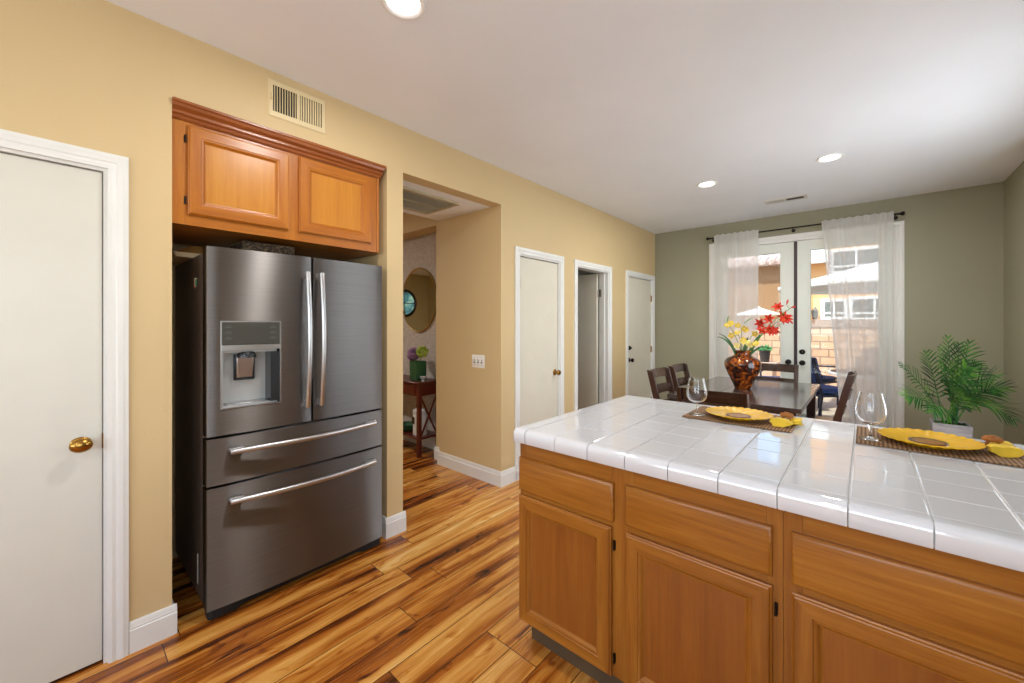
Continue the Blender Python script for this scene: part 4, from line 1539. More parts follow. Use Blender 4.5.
def dining_chair():
    """faces +Y, back at -Y, origin under the seat"""
    c = thing('dining_chair', '', 'chair', (0, 0, 0), 'ladder back chairs around the dining table')
    W, D, SZ, BT = 0.212, 0.185, 0.465, 0.945
    lean = 0.24
    yb = lambda z_: -D + 0.02 - (z_ - SZ) * lean if z_ > SZ else -D + 0.02 + (SZ - z_) * -0.10
    m = MB()
    m.hexa([(-W, -D, SZ - 0.028), (W, -D, SZ - 0.028), (W + 0.008, D, SZ - 0.028), (-W - 0.008, D, SZ - 0.028)], [(-W, -D, SZ), (W, -D, SZ), (W + 0.008, D, SZ), (-W - 0.008, D, SZ)])
    m.build('seat', 'espresso_x', c, bevel=0.006)
    for s in (-1, 1):
        m = MB()
        prof = []
        zs = [0.0, 0.2, SZ - 0.03, SZ + 0.03, 0.6, 0.75, 0.9, BT]
        for z_ in zs:
            prof.append((yb(z_) - 0.034, z_))
        for z_ in reversed(zs):
            prof.append((yb(z_) + 0.024, z_ - (0.012 if z_ == BT else 0)))
        x0, x1 = (s * W - 0.016, s * W + 0.016)
        m.prism(prof, lambda a_, b_, x0=x0: (x0, a_, b_), lambda a_, b_, x1=x1: (x1, a_, b_)); m.build('back_post', 'espresso_z', c, bevel=0.004)
        m = MB()
        xx = s * (W - 0.018)
        m.hexa([(xx - 0.015, D - 0.045, 0), (xx + 0.015, D - 0.045, 0), (xx + 0.015, D - 0.015, 0), (xx - 0.015, D - 0.015, 0)], [(xx - 0.02, D - 0.055, SZ - 0.03), (xx + 0.02, D - 0.055, SZ - 0.03), (xx + 0.02, D - 0.012, SZ - 0.03), (xx - 0.02, D - 0.012, SZ - 0.03)])
        m.build('leg', 'espresso_z', c, bevel=0.003)
        m = MB(); m.box((s * (W - 0.005) - 0.009, -D + 0.01, 0.20), (s * (W - 0.005) + 0.009, D - 0.03, 0.23)); m.build('side_stretcher', 'espresso_z', c, bevel=0.002)
        m = MB(); m.box((s * (W - 0.012) - 0.010, -D + 0.03, SZ - 0.085), (s * (W - 0.012) + 0.010, D - 0.03, SZ - 0.029)); m.build('seat_rail', 'espresso_x', c, bevel=0.002)
    m = MB(); m.box((-W + 0.02, D - 0.045, SZ - 0.085), (W - 0.02, D - 0.025, SZ - 0.029)); m.build('seat_rail', 'espresso_x', c, bevel=0.002)
    for z0, z1, bw2 in ((0.855, 0.942, 0.030), (0.700, 0.785, 0.034), (0.555, 0.625, 0.030)):
        m = MB()
        n = 12
        rows = []
        for i in range(n + 1):
            u = -1 + 2 * i / n
            xx = u * (W - 0.012)
            b_ = bw2 * (1 - u * u)
            rows.append([m.bm.verts.new((xx, yb(z_) - 0.006 - b_ + t_, z_)) for z_, t_ in ((z0, -0.009), (z0, 0.009), (z1, 0.009), (z1, -0.009))])
        for p, q in zip(rows, rows[1:]):
            for k in range(4):
                m.quad([p[k], p[(k + 1) % 4], q[(k + 1) % 4], q[k]])
        m.quad(rows[0]); m.quad(list(reversed(rows[-1])))
        m.build('back_slat', 'espresso_x', c, bevel=0.003)
    return c


# chairs: where the top of the back stands, and which way they face
BACK = 0.28     # distance from seat centre to the top of the back


def set_chair(o, bx2, by2, face, label):
    a_ = {'+Y': 0, '-X': PI / 2, '-Y': PI, '+X': -PI / 2}[face]
    fx_, fy_ = {'+Y': (0, 1), '-X': (-1, 0), '-Y': (0, -1), '+X': (1, 0)}[face]
    o.location = (bx2 + fx_ * BACK, by2 + fy_ * BACK, 0)
    o.rotation_euler = (0, 0, a_)
    o['label'] = label


ch = dining_chair()
set_chair(ch, -0.812, 3.02, '+Y', 'dark ladder back chair with its back against the peninsula, under the wine glass')
c2 = copy_tree(ch); set_chair(c2, -1.60, 4.10, '+X', 'dark ladder back chair facing the table, nearer the peninsula beside the far doors')
c3 = copy_tree(ch); set_chair(c3, -1.60, 4.67, '+X', 'dark ladder back chair facing the table, nearer the sage wall')
c4 = copy_tree(ch); set_chair(c4, -0.795, 5.475, '-Y', 'dark ladder back chair at the table end before the french doors')
c5 = copy_tree(ch); set_chair(c5, -0.105, 4.93, '-X', 'dark ladder back chair tilting back before the sheer curtain nearest the palm')

# ---------------------------------------------------------------- vase and flowers
VX, VY = -0.927, 4.540
vs = thing('amber_vase', 'round shouldered tortoiseshell amber glass vase on the dining table', 'vase', (VX, VY, TT))
m = MB()
vp = [(0.0, 0.0), (0.078, 0.0), (0.082, 0.006), (0.092, 0.030), (0.120, 0.085), (0.155, 0.150), (0.180, 0.205), (0.187, 0.240), (0.182, 0.268), (0.160, 0.295), (0.120, 0.316), (0.088, 0.328), (0.079, 0.340), (0.077, 0.352), (0.083, 0.364), (0.092, 0.372), (0.092, 0.376), (0.082, 0.374), (0.070, 0.352), (0.072, 0.335), (0.15, 0.295), (0.176, 0.262), (0.180, 0.24), (0.174, 0.205), (0.148, 0.15), (0.112, 0.085), (0.08, 0.03), (0.07, 0.015), (0.0, 0.015)]
m.lathe([(r_ * 0.88, h_) for r_, h_ in vp], (VX, VY, TT), 48, cap=False); m.build('body', 'amber_glass', vs, angle=60)
CR, SR = math.cos(YAW), math.sin(YAW)
MOUTH = TT + 0.376


def vpt(dx, dz, dd=0.0):
    """offset from the vase mouth: across the view, up, away"""
    return Vector((VX + CR * dx - SR * dd, VY + SR * dx + CR * dd, MOUTH + dz))


def curve3(a, b, c_, n=10):
    return [a * (1 - q) ** 2 + b * 2 * q * (1 - q) + c_ * q * q for q in [i / n for i in range(n + 1)]]


def petals(m, c, axis, n, length, width, cup=0.5, twist=0.0, rnd=None):
    axis = axis.normalized()
    ref = Vector((0, 0, 1)) if abs(axis.z) < 0.9 else Vector((1, 0, 0))
    e1 = axis.cross(ref).normalized()
    e2 = axis.cross(e1)
    for k in range(n):
        a_ = 2 * PI * k / n + twist
        rad = e1 * math.cos(a_) + e2 * math.sin(a_)
        side = axis.cross(rad)
        L = length * (rnd.uniform(0.85, 1.1) if rnd else 1)

        def fn(u, v_, rad=rad, side=side, L=L):
            s = v_
            w = width * math.sin(PI * (0.12 + 0.86 * s)) * (u - 0.5)
            r_ = L * (0.15 + 0.85 * s) * (0.55 + 0.45 * s)
            h_ = L * cup * math.sin(min(1, s * 1.1) * PI * 0.62)
            return c + rad * r_ + axis * (h_ + abs(u - 0.5) * width * 0.35) + side * w
        m.grid(fn, 3, 6)


def lily_stem(dx, dz, dd, blooms, buds, label):
    a_ = vpt(random.uniform(-0.03, 0.03), -0.2, random.uniform(-0.02, 0.02))
    tip = vpt(dx, dz, dd)
    mid = vpt(dx * 0.35, dz * 0.55, dd * 0.4)
    c = thing('red_lily', label, 'flower', a_, 'red lilies in the amber vase')
    pts = curve3(a_, mid, tip)
    m = MB(); m.tube(pts, [0.004] * 6 + [0.003] * 5, 7); m.build('stem', 'stem_green', c)
    for (bx2, bz, bd) in blooms:
        p = vpt(bx2, bz, bd)
        ax = Vector((random.uniform(-0.5, 0.8), random.uniform(-1.2, -0.2), random.uniform(-0.1, 0.7)))
        near = min(pts, key=lambda q: (q - p).length)
        st = MB(); st.tube(curve3(near, (near + p) / 2 + Vector((0, 0, -0.01)), p, 5), 0.0022, 5); pd = st.build('pedicel', 'stem_green', c)
        m = MB(); petals(m, p, ax, 6, 0.058, 0.027, 0.55, random.random(), random); bl = m.build('blossom', 'lily_red', c, angle=180, solid=0.0012)
        m = MB()
        axn = ax.normalized()
        for k in range(5):
            d = (axn + Vector((random.uniform(-.3, .3), random.uniform(-.3, .3), random.uniform(-.3, .3)))).normalized()
            m.tube([p, p + d * 0.045], 0.0014, 4)
        m.build('stamen', 'lily_throat', bl)
    for (bx2, bz, bd, ux, uz) in buds:
        p = vpt(bx2, bz, bd)
        d = (Vector((CR * ux, SR * ux, uz))).normalized()
        near = min(pts, key=lambda q: (q - p).length)
        st = MB(); st.tube(curve3(near, (near + p) / 2 + Vector((0, 0, -0.008)), p, 5), 0.002, 5); st.build('pedicel', 'stem_green', c)
        m = MB(); m.tube([p, p + d * 0.012, p + d * 0.032, p + d * 0.048, p + d * 0.058], [0.003, 0.006, 0.009, 0.007, 0.001], 8); m.build('bud', 'lily_red', c)
    return c


random.seed(21)
U = 0.00995


def fo(px, py):
    return ((px - 742) * U, (352 - py) * U)


def B(px, py, dd=0.0):
    q = fo(px, py)
    return (q[0], q[1], dd)


lily_stem(*fo(786, 310), -0.05, [B(781, 320, -0.06), B(776.5, 309.5, -0.02), B(773, 322, -0.09), B(784, 317, 0.03)], [B(786, 306, 0.0) + (0.3, 1), B(790, 309, 0.0) + (1, 0.25)], 'tall red lily stem reaching furthest from the vase toward the door edge')
lily_stem(*fo(777, 325), 0.03, [B(766, 321, -0.05), B(773, 331, -0.04), B(762, 325, 0.04)], [B(783, 317, 0.02) + (0.6, 0.8), B(788, 318, 0.02) + (1, 0.15)], 'middle red lily stem with open blossoms before the glass')
lily_stem(*fo(764, 330), -0.10, [B(759, 331, -0.12), B(765, 333, -0.10), B(756, 334, -0.06)], [B(787, 321, -0.02) + (0.7, -0.7)], 'lowest red lily stem nearest the yellow blossoms')


def yellow_stem(dx, dz, dd, blooms, label, mat='orchid_yellow', spike=None):
    a_ = vpt(random.uniform(-0.04, 0.04), -0.2, random.uniform(-0.03, 0.03))
    tip = vpt(dx, dz, dd)
    mid = vpt(dx * 0.3, dz * 0.6, dd * 0.4)
    c = thing('yellow_orchid', label, 'flower', a_, 'yellow blossoms in the amber vase')
    pts = curve3(a_, mid, tip)
    m = MB(); m.tube(pts, 0.003, 6); m.build('stem', 'stem_green', c)
    for (bx2, bz, bd) in blooms:
        p = vpt(bx2, bz, bd)
        near = min(pts, key=lambda q: (q - p).length)
        st = MB(); st.tube([near, (near + p) / 2, p], 0.0018, 5); st.build('pedicel', 'stem_green', c)
        ax = Vector((random.uniform(-0.4, 0.7), random.uniform(-1.2, -0.3), random.uniform(-0.2, 0.5)))
        m = MB(); petals(m, p, ax, 5, 0.036, 0.028, 0.4, random.random(), random); bl = m.build('blossom', mat, c, angle=180, solid=0.0012)
        m = MB(); m.ball(p + ax.normalized() * 0.010, 0.010, 6); m.build('lip', 'orchid_pale', bl)
    if spike:
        p0, p1 = vpt(*spike[0]), vpt(*spike[1])
        m = MB(); m.tube(curve3(p0, (p0 + p1) / 2 + Vector((0, 0, 0.012)), p1, 6), [0.003, 0.005, 0.006, 0.006, 0.005, 0.003, 0.001], 6); m.build('bud', 'stem_green', c)
    return c


yellow_stem(*fo(726, 326), -0.02, [B(726, 327, -0.02), B(731, 325, 0.02)], 'yellow orchid stem leaning furthest toward the tan wall', spike=(B(726, 324), B(728, 317)))
yellow_stem(*fo(742, 329), 0.03, [B(742, 330, -0.03), B(740, 327, 0.05), B(745, 331, 0.0)], 'tallest yellow orchid stem in the middle of the vase', spike=(B(743, 325), B(752, 319)))
yellow_stem(*fo(734, 335), -0.06, [B(733.5, 335, -0.07), B(737.5, 341, -0.08), B(731, 337, 0.0)], 'low yellow orchid stem at the front of the vase')
yellow_stem(*fo(751, 334), -0.04, [B(752, 335, -0.05), B(750, 345, -0.08)], 'short yellow orchid stem beneath the red lilies')
yellow_stem(*fo(741, 345), -0.06, [B(739, 343, -0.05), B(744, 345, -0.06), B(736, 347, 0.0), B(748, 346, -0.02)], 'pale cream yellow blossoms clustered at the vase mouth', mat='orchid_pale')


def strap_leaf(tip, ctrl, label, width=0.026, mat='leaf_green'):
    a_ = vpt(random.uniform(-0.04, 0.04), -0.15, random.uniform(-0.03, 0.03))
    pts = curve3(a_, vpt(*ctrl), vpt(*tip), 14)
    nrm_ = Vector((SR * 0.75, -CR * 0.75, 0.65))

    def fn(u, v_):
        i = v_ * 14
        k = min(int(i), 13)
        p = pts[k].lerp(pts[k + 1], i - k)
        d = (pts[k + 1] - pts[k]).normalized()
        s = d.cross(nrm_).normalized()
        w = width * math.sin(PI * (0.25 + 0.75 * v_)) ** 0.8 if v_ < 0.999 else 0.0004
        return p + s * w * (u - 0.5) + d.cross(s) * abs(u - 0.5) * width * 0.4
    m = MB(); m.grid(fn, 4, 20)
    o = m.build('strap_leaf', mat, off=a_, angle=180, solid=0.0012)
    return tag(o, label, 'leaf', 'strap leaves in the amber vase')


def L3(px, py, dd):
    q = fo(px, py)
    return (q[0], q[1], dd)


strap_leaf(L3(717, 338, 0.0), L3(733, 340, 0), 'long dark strap leaf drooping lowest toward the tan wall', 0.032)
strap_leaf(L3(722, 335, 0.08), L3(735, 338, 0.05), 'dark strap leaf just above the lowest drooping one', 0.026)
strap_leaf(L3(762, 334, 0.02), L3(752, 345, 0), 'broad green strap leaf rising under the red lilies', 0.034)
strap_leaf(L3(766, 350, -0.05), L3(757, 341, -0.03), 'arched green strap leaf curling down over the vase shoulder', 0.022)
strap_leaf(L3(745, 338, -0.05), L3(743, 346, -0.03), 'short upright strap leaf in the middle of the vase', 0.036)
strap_leaf(L3(770, 339, 0.1), L3(756, 343, 0.05), 'thin reddish strap leaf pointing toward the door edge', 0.010, 'napkin_brown')

# ---------------------------------------------------------------- potted palm
PX, PY, PZ = 0.545, 5.13, 0.55
pp = thing('potted_palm', 'green parlor palm in a square weathered wood planter by the sage wall', 'plant', (PX, PY, 0))
m = MB()
hb, ht_ = 0.092, 0.118
for k in range(4):
    z0, z1 = k * PZ / 4 + 0.002, (k + 1) * PZ / 4 - 0.002
    f0 = hb + (ht_ - hb) * z0 / PZ
    f1 = hb + (ht_ - hb) * z1 / PZ
    rects = [(-f0, -f0, f0, f0, z0), (-f1, -f1, f1, f1, z1), (-f1 + 0.018, -f1 + 0.018, f1 - 0.018, f1 - 0.018, z1), (-f0 + 0.018, -f0 + 0.018, f0 - 0.018, f0 - 0.018, z0), (-f0, -f0, f0, f0, z0)]
    m.rings(lambda u, v_, w: (PX + u, PY + v_, w), rects, cap=False)
m.box((PX - hb + 0.01, PY - hb + 0.01, 0.0), (PX + hb - 0.01, PY + hb - 0.01, 0.02))
m.build('planter_box', 'planter_wood', pp, bevel=0.002)
m = MB()
m.grid(lambda u, v_: (PX + (u - 0.5) * 0.198, PY + (v_ - 0.5) * 0.198, PZ - 0.018 + 0.016 * mnoise.noise(Vector((u * 9, v_ * 9, 0)))), 24, 24)
m.build('moss_top', 'moss', pp)


def frond(tip, lift, npairs, leaf_len, seed, spread=1.0):
    """tip: (across, up, away) from the pot top centre"""
    rng = random.Random(seed)
    base = Vector((PX + rng.uniform(-0.04, 0.04), PY + rng.uniform(-0.04, 0.04), PZ - 0.02))
    tp = Vector((PX + CR * tip[0] * 0.86 - SR * tip[2], PY + SR * tip[0] * 0.86 + CR * tip[2], PZ + tip[1]))
    ctrl = base.lerp(tp, 0.42) + Vector((0, 0, lift))
    pts = curve3(base, ctrl, tp, 24)
    m = MB()
    m.tube(pts, [0.0055 * (1 - i / 26) + 0.0008 for i in range(25)], 6)
    fr_ = m.build('frond', 'palm_leaf', pp, label=None)
    m = MB()
    for k in range(npairs):
        q = 0.30 + 0.70 * (k + 0.5) / npairs
        i = min(int(q * 24), 23)
        p = pts[i].lerp(pts[i + 1], q * 24 - i)
        d = (pts[i + 1] - pts[i]).normalized()
        sd = d.cross(Vector((SR * 0.75, -CR * 0.75, 1.0)))
        sd = sd.normalized() if sd.length > 0.05 else Vector((CR, SR, 0))
        up = sd.cross(d).normalized()
        prof = math.sin(PI * (0.22 + 0.70 * (k + 0.5) / npairs))
        for s in (-1, 1):
            L = leaf_len * prof * rng.uniform(0.88, 1.1)
            ang = math.radians(58 - 28 * (k / npairs)) * spread
            dr = (d * math.cos(ang) + sd * s * math.sin(ang) + up * rng.uniform(0.05, 0.3)).normalized()
            droop = rng.uniform(0.14, 0.34)
            wv = 0.0058 * rng.uniform(0.85, 1.15)
            nn = dr.cross(up).normalized()
            rows = []
            for j in range(6):
                t_ = j / 5
                c_ = p + dr * L * t_ - Vector((0, 0, 1)) * droop * L * t_ * t_
                w = wv * (0.35 + 1.3 * t_ * 1.6 * (1 - t_) + 0.3 * (1 - t_)) if j < 5 else 0.0006
                rows.append([m.bm.verts.new(c_ - nn * w), m.bm.verts.new(c_ - up * w * 0.35), m.bm.verts.new(c_ + nn * w)])
            for a_, b_ in zip(rows, rows[1:]):
                m.quad([a_[0], a_[1], b_[1], b_[0]])
                m.quad([a_[1], a_[2], b_[2], b_[1]])
    m.build('leaflets', 'palm_leaf', fr_, angle=60)
    return fr_


FR = [((-0.44, 0.22, 0.00), 0.16, 18, 0.20), ((-0.36, 0.12, -0.15), 0.2, 17, 0.18), ((-0.40, 0.50, 0.10), 0.12, 17, 0.17), ((-0.18, 0.66, -0.05), 0.06, 18, 0.17), ((0.05, 0.74, 0.06), 0.03, 18, 0.18), ((0.22, 0.68, 0.10), 0.06, 18, 0.19),
      ((0.33, 0.50, 0.05), 0.13, 18, 0.19), ((0.34, 0.20, 0.04), 0.17, 17, 0.15), ((0.13, 0.10, -0.36), 0.30, 18, 0.20), ((-0.12, 0.50, -0.22), 0.16, 18, 0.21), ((-0.30, 0.36, -0.22), 0.20, 18, 0.19),
      ((0.17, 0.34, -0.28), 0.22, 18, 0.20), ((0.10, 0.44, -0.28), 0.22, 18, 0.20), ((0.0, 0.60, 0.2), 0.08, 17, 0.18), ((-0.16, 0.28, -0.3), 0.22, 16, 0.17), ((0.13, 0.70, -0.05), 0.08, 17, 0.18)]
for i, (tp, lf_, npair, ll) in enumerate(FR):
    frond(tp, lf_, npair - 4, ll * 1.06, 100 + i)

# ---------------------------------------------------------------- niche: console, mirror, flowers
CY_F, CY_B, CXR, CXL, CTZ = 2.50, 2.788, -3.50, -4.50, 0.79
co = thing('console_table', 'dark cherry console table with drawer in the papered niche', 'console table', ((CXL + CXR) / 2, (CY_F + CY_B) / 2, 0))
m = MB(); m.box((CXL - 0.015, CY_F - 0.015, CTZ - 0.022), (CXR + 0.015, CY_B, CTZ)); m.build('tabletop', 'console_cherry', co, bevel=0.004)
m = MB(); m.box((CXL + 0.02, CY_F + 0.012, CTZ - 0.15), (CXR - 0.02, CY_B - 0.01, CTZ - 0.022)); m.build('apron', 'console_cherry', co)
m = MB(); m.box((CXL + 0.3, CY_F + 0.002, CTZ - 0.135), (CXR - 0.08, CY_F + 0.012, CTZ - 0.035)); dr = m.build('drawer', 'console_cherry', co, bevel=0.002)
m = MB(); m.ball(((CXL + CXR) / 2, CY_F - 0.008, CTZ - 0.085), 0.012, 8); m.build('knob', 'antique_brass', dr)
for xx in (CXL, CXR - 0.04):
    for yy in (CY_F, CY_B - 0.04):
        m = MB(); m.box((xx, yy, 0), (xx + 0.04, yy + 0.04, CTZ - 0.022)); m.build('leg', 'console_cherry', co, bevel=0.002)
m = MB(); m.box((CXL + 0.002, CY_F + 0.004, 0.185), (CXR - 0.002, CY_B - 0.004, 0.205)); m.build('lower_shelf', 'console_cherry', co, bevel=0.002)
for xx in (CXL + 0.02, CXR - 0.02):
    m = MB(); m.tube([(xx, CY_F + 0.04, CTZ - 0.16), (xx, CY_B - 0.04, 0.21)], 0.011, 6); m.tube([(xx, CY_F + 0.04, 0.21), (xx, CY_B - 0.04, CTZ - 0.16)], 0.011, 6); m.build('cross_brace', 'console_cherry', co)

mi = thing('oval_mirror', 'oval wall mirror with thin gold rim above the console', 'mirror', (-3.90, 2.80, 1.68))
m = MB()
ring = lambda k, sx, sz, yy: (-3.90 + sx * math.cos(k), yy, 1.68 + sz * math.sin(k))
n = 64
fr_ = [[m.bm.verts.new(ring(2 * PI * i / n, 0.33 + a_, 0.370 + a_, yy)) for i in range(n)] for a_, yy in ((0.004, 2.80), (0.004, 2.778), (-0.002, 2.774), (-0.008, 2.778), (-0.008, 2.786))]
for p, q in zip(fr_, fr_[1:]):
    for k in range(n):
        m.quad([p[k], p[(k + 1) % n], q[(k + 1) % n], q[k]])
m.build('rim', 'mirror_rim', mi)
m = MB()
a_ = [m.bm.verts.new(ring(2 * PI * i / n, 0.325, 0.365, 2.784)) for i in range(n)]
b_ = [m.bm.verts.new(ring(2 * PI * i / n, 0.325, 0.365, 2.798)) for i in range(n)]
m.quad(a_); m.quad(list(reversed(b_)))
for k in range(n):
    m.quad([a_[k], b_[k], b_[(k + 1) % n], a_[(k + 1) % n]])
m.build('glass', 'mirror', mi)

fv = thing('flower_vase', 'ribbed dark green square vase on the console', 'vase', (-3.68, 2.62, CTZ))
m = MB()
nn = 60
sq = lambda a_, i: (1 / max(abs(math.cos(a_)), abs(math.sin(a_)))) ** 0.75 * (1 + 0.02 * math.cos(a_ * 30))
m.lathe([(0, 0), (0.062, 0), (0.068, 0.01), (0.070, 0.12), (0.072, 0.205), (0.066, 0.205), (0.064, 0.10), (0, 0.10)], (-3.68, 2.62, CTZ), nn, cap=False, mod=sq); m.build('body', 'ribbed_green', fv, angle=60)
random.seed(5)
for nm, cc_, px_, py_, pz_, lab in (('hydrangea', 'hydrangea_purple', -3.72, 2.59, 1.08, 'purple hydrangea bloom in the green console vase'), ('hydrangea', 'hydrangea_purple', -3.80, 2.64, 1.05, 'mauve hydrangea bloom half hidden by the wall pier'), ('hydrangea', 'hydrangea_lime', -3.60, 2.62, 1.10, 'lime green hydrangea bloom in the console vase')):
    c = thing(nm, lab, 'flower', (-3.68, 2.62, 0.9), 'hydrangeas in the green vase')
    m = MB(); m.tube([(-3.68, 2.62, 0.90), ((px_ - 3.68) / 2, 2.61, 1.0), (px_, py_, pz_)], 0.004, 6); m.build('stem', 'stem_green', c)
    m = MB()
    for k in range(46):
        d = Vector((random.gauss(0, 1), random.gauss(0, 1), random.gauss(0, 1))).normalized()
        m.ball(Vector((px_, py_, pz_)) + d * 0.052, 0.018, 4)
    m.build('bloom', cc_, c)
cd = thing('crystal_dish', 'small cut crystal dish on the end of the console', 'dish', (-3.56, 2.60, CTZ))
m = MB(); m.lathe([(0, 0), (0.022, 0), (0.012, 0.012), (0.03, 0.03), (0.04, 0.05), (0.034, 0.05), (0.0, 0.022)], (-3.56, 2.60, CTZ), 16, cap=False); m.build('bowl', 'crystal_clear', cd, flat=True)
bxx = thing('storage_canister', 'white canister with dark label on the lower console shelf', 'canister', (-3.64, 2.62, 0.205))
m = MB(); m.lathe([(0, 0), (0.075, 0), (0.078, 0.01), (0.078, 0.22), (0.07, 0.235), (0, 0.235)], (-3.64, 2.62, 0.205), 32, cap=False); m.build('body', 'ceramic_white', bxx)
m = MB(); m.lathe([(0.0, 0.235), (0.08, 0.235), (0.08, 0.262), (0.06, 0.272), (0, 0.272)], (-3.64, 2.62, 0.205), 32, cap=False); m.build('lid', 'ceramic_white', bxx)
m = MB(); m.box((-3.675, 2.535, 0.33), (-3.635, 2.545, 0.40)); m.build('label_plate', 'photo_dark', bxx)
gb = thing('green_bowl', 'green glass bowl on the lower console shelf', 'bowl', (-3.88, 2.62, 0.205))
m = MB(); m.lathe([(0, 0), (0.05, 0), (0.09, 0.035), (0.11, 0.075), (0.105, 0.075), (0.085, 0.04), (0, 0.01)], (-3.88, 2.62, 0.205), 32, cap=False); m.build('bowl_shell', 'ribbed_green', gb)

# entry room details that the mirror shows
rw = thing('window_4', 'round window with dark frame reflected in the oval mirror', 'window', (-9.2, -0.55, 1.95), kind='structure')
m = MB(); m.lathe([(0.37, 0.0), (0.37, 0.03), (0.335, 0.045), (0.30, 0.03), (0.30, 0.0)], (-9.2, -0.55, 1.95), 48, 'X', cap=False); m.build('window_frame', 'photo_dark', rw)
m = MB(); m.lathe([(0, 0.012), (0.305, 0.012), (0.305, 0.0)], (-9.2, -0.55, 1.95), 48, 'X', cap=False); m.build('pane', 'garden_view', rw)
m = MB(); m.box((-9.186, -0.56, 1.66), (-9.176, -0.54, 2.24)); m.box((-9.186, -0.84, 1.94), (-9.176, -0.26, 1.96)); m.build('muntin', 'photo_dark', rw)
pf = thing('framed_picture', 'dark framed picture reflected at the mirror edge', 'picture', (-8.6, -1.31, 1.4))
m = MB(); m.rings(lambda u, v_, w: (u, -1.31 + w, v_), [(-8.75, 1.62, -8.15, 2.24, 0), (-8.75, 1.62, -8.15, 2.24, 0.025), (-8.71, 1.66, -8.19, 2.20, 0.025), (-8.70, 1.67, -8.20, 2.19, 0.01)], cap=False, back=True); m.build('picture_frame', 'photo_dark', pf)
m = MB(); m.box((-8.71, -1.31, 1.66), (-8.19, -1.299, 2.20)); m.build('print', 'mat_cream', pf)

# ---------------------------------------------------------------- the yard beyond the french doors
m = MB(); m.box((-14, YF + TH, -0.14), (9, 26, -0.03)); struct(m, 'ground_patio', 'patio_stone', 'pale stone patio ground outside the french doors', 'ground')
m = MB(); m.box((-9, 10.0, -0.03), (6, 10.2, 1.34)); gw = struct(m, 'wall_garden', 'tan_block', 'tan block garden wall across the yard', 'wall')
m = MB(); m.box((-9, 9.97, 1.34), (6, 10.23, 1.49)); m.build('wall_cap', 'cap_brick', gw, label='dark brick cap course')

# orange neighbour house
nh = thing('neighbor_house', 'orange stucco neighbor house with white windows beyond the block wall', 'house', (1.5, 13.0, 0))
m = MB(); m.box((-1.35, 13.0, -0.03), (7, 17.5, 5.2)); m.build('wall', 'stucco_orange', nh)


def house_window(x0, x1, z0, z1, y=13.0):
    f = MB()
    f.rings(lambda u, v_, w: (u, y - w, v_), [(x0 - 0.08, z0 - 0.08, x1 + 0.08, z1 + 0.08, 0), (x0 - 0.08, z0 - 0.08, x1 + 0.08, z1 + 0.08, 0.05), (x0, z0, x1, z1, 0.05), (x0, z0, x1, z1, 0.005)], cap=False)
    f.box(((x0 + x1) / 2 - 0.02, y - 0.045, z0), ((x0 + x1) / 2 + 0.02, y - 0.005, z1)); f.box((x0, y - 0.04, (z0 + z1) / 2 - 0.3 * (z1 - z0)), (x1, y - 0.006, (z0 + z1) / 2 - 0.3 * (z1 - z0) + 0.04))
    w_ = f.build('window', 'window_frame_white', nh)
    g = MB(); g.box((x0, y - 0.012, z0), (x1, y - 0.002, z1)); g.build('pane', 'dark_window_glass', w_)


for a_ in ((-0.80, -0.42, 1.58, 1.96), (-0.25, 0.55, 1.55, 2.0), (1.0, 1.9, 1.55, 2.0), (-0.62, 0.25, 2.72, 3.2), (1.0, 1.9, 2.72, 3.2)):
    house_window(*a_)
m = MB(); m.box((-1.5, 12.75, 2.95), (-0.72, 13.0, 3.42)); m.build('fascia', 'window_frame_white', nh)
m = MB(); m.prism([(12.6, 5.1), (12.6, 5.25), (15.2, 6.6), (17.9, 5.25), (17.9, 5.1)], lambda a_, b_: (-1.8, a_, b_), lambda a_, b_: (7.4, a_, b_)); m.build('roof', 'roof_tile', nh)
wl = thing('wall_lantern', 'small black lantern on the orange neighbor wall', 'lantern', (-0.98, 13.0, 1.6))
m = MB(); m.tube([(-0.97, 12.995, 1.75), (-0.98, 12.9, 1.82), (-0.99, 12.84, 1.78)], 0.02, 6); m.build('arm', 'lantern_black', wl)
m = MB(); m.lathe([(0, 0), (0.05, 0.0), (0.075, 0.2), (0.09, 0.21), (0.02, 0.28), (0, 0.28)], (-0.99, 12.84, 1.52), 6, cap=False); m.build('lamp_body', 'lantern_black', wl, flat=True)

# brown neighbour house with tile eave
nb = thing('neighbor_house', 'brown stucco neighbor house with pale tile roof beyond the small umbrella', 'house', (-5, 20.0, 0))
m = MB(); m.box((-9.5, 20.0, -0.03), (-2.2, 26, 4.0)); m.build('wall', 'stucco_brown', nb)
m = MB(); m.prism([(19.5, 3.85), (19.5, 3.98), (23, 5.3), (26.5, 3.98), (26.5, 3.85)], lambda a_, b_: (-9.9, a_, b_), lambda a_, b_: (-2.0, a_, b_)); rf_ = m.build('roof', 'roof_tile', nb)
m = MB()
for k in range(26):
    xx = -9.8 + k * 0.3
    m.cyl((xx, 19.42, 3.97), (xx, 20.2, 4.27), 0.09, 0.09, 10)
m.build('eave_tile', 'roof_tile', rf_)


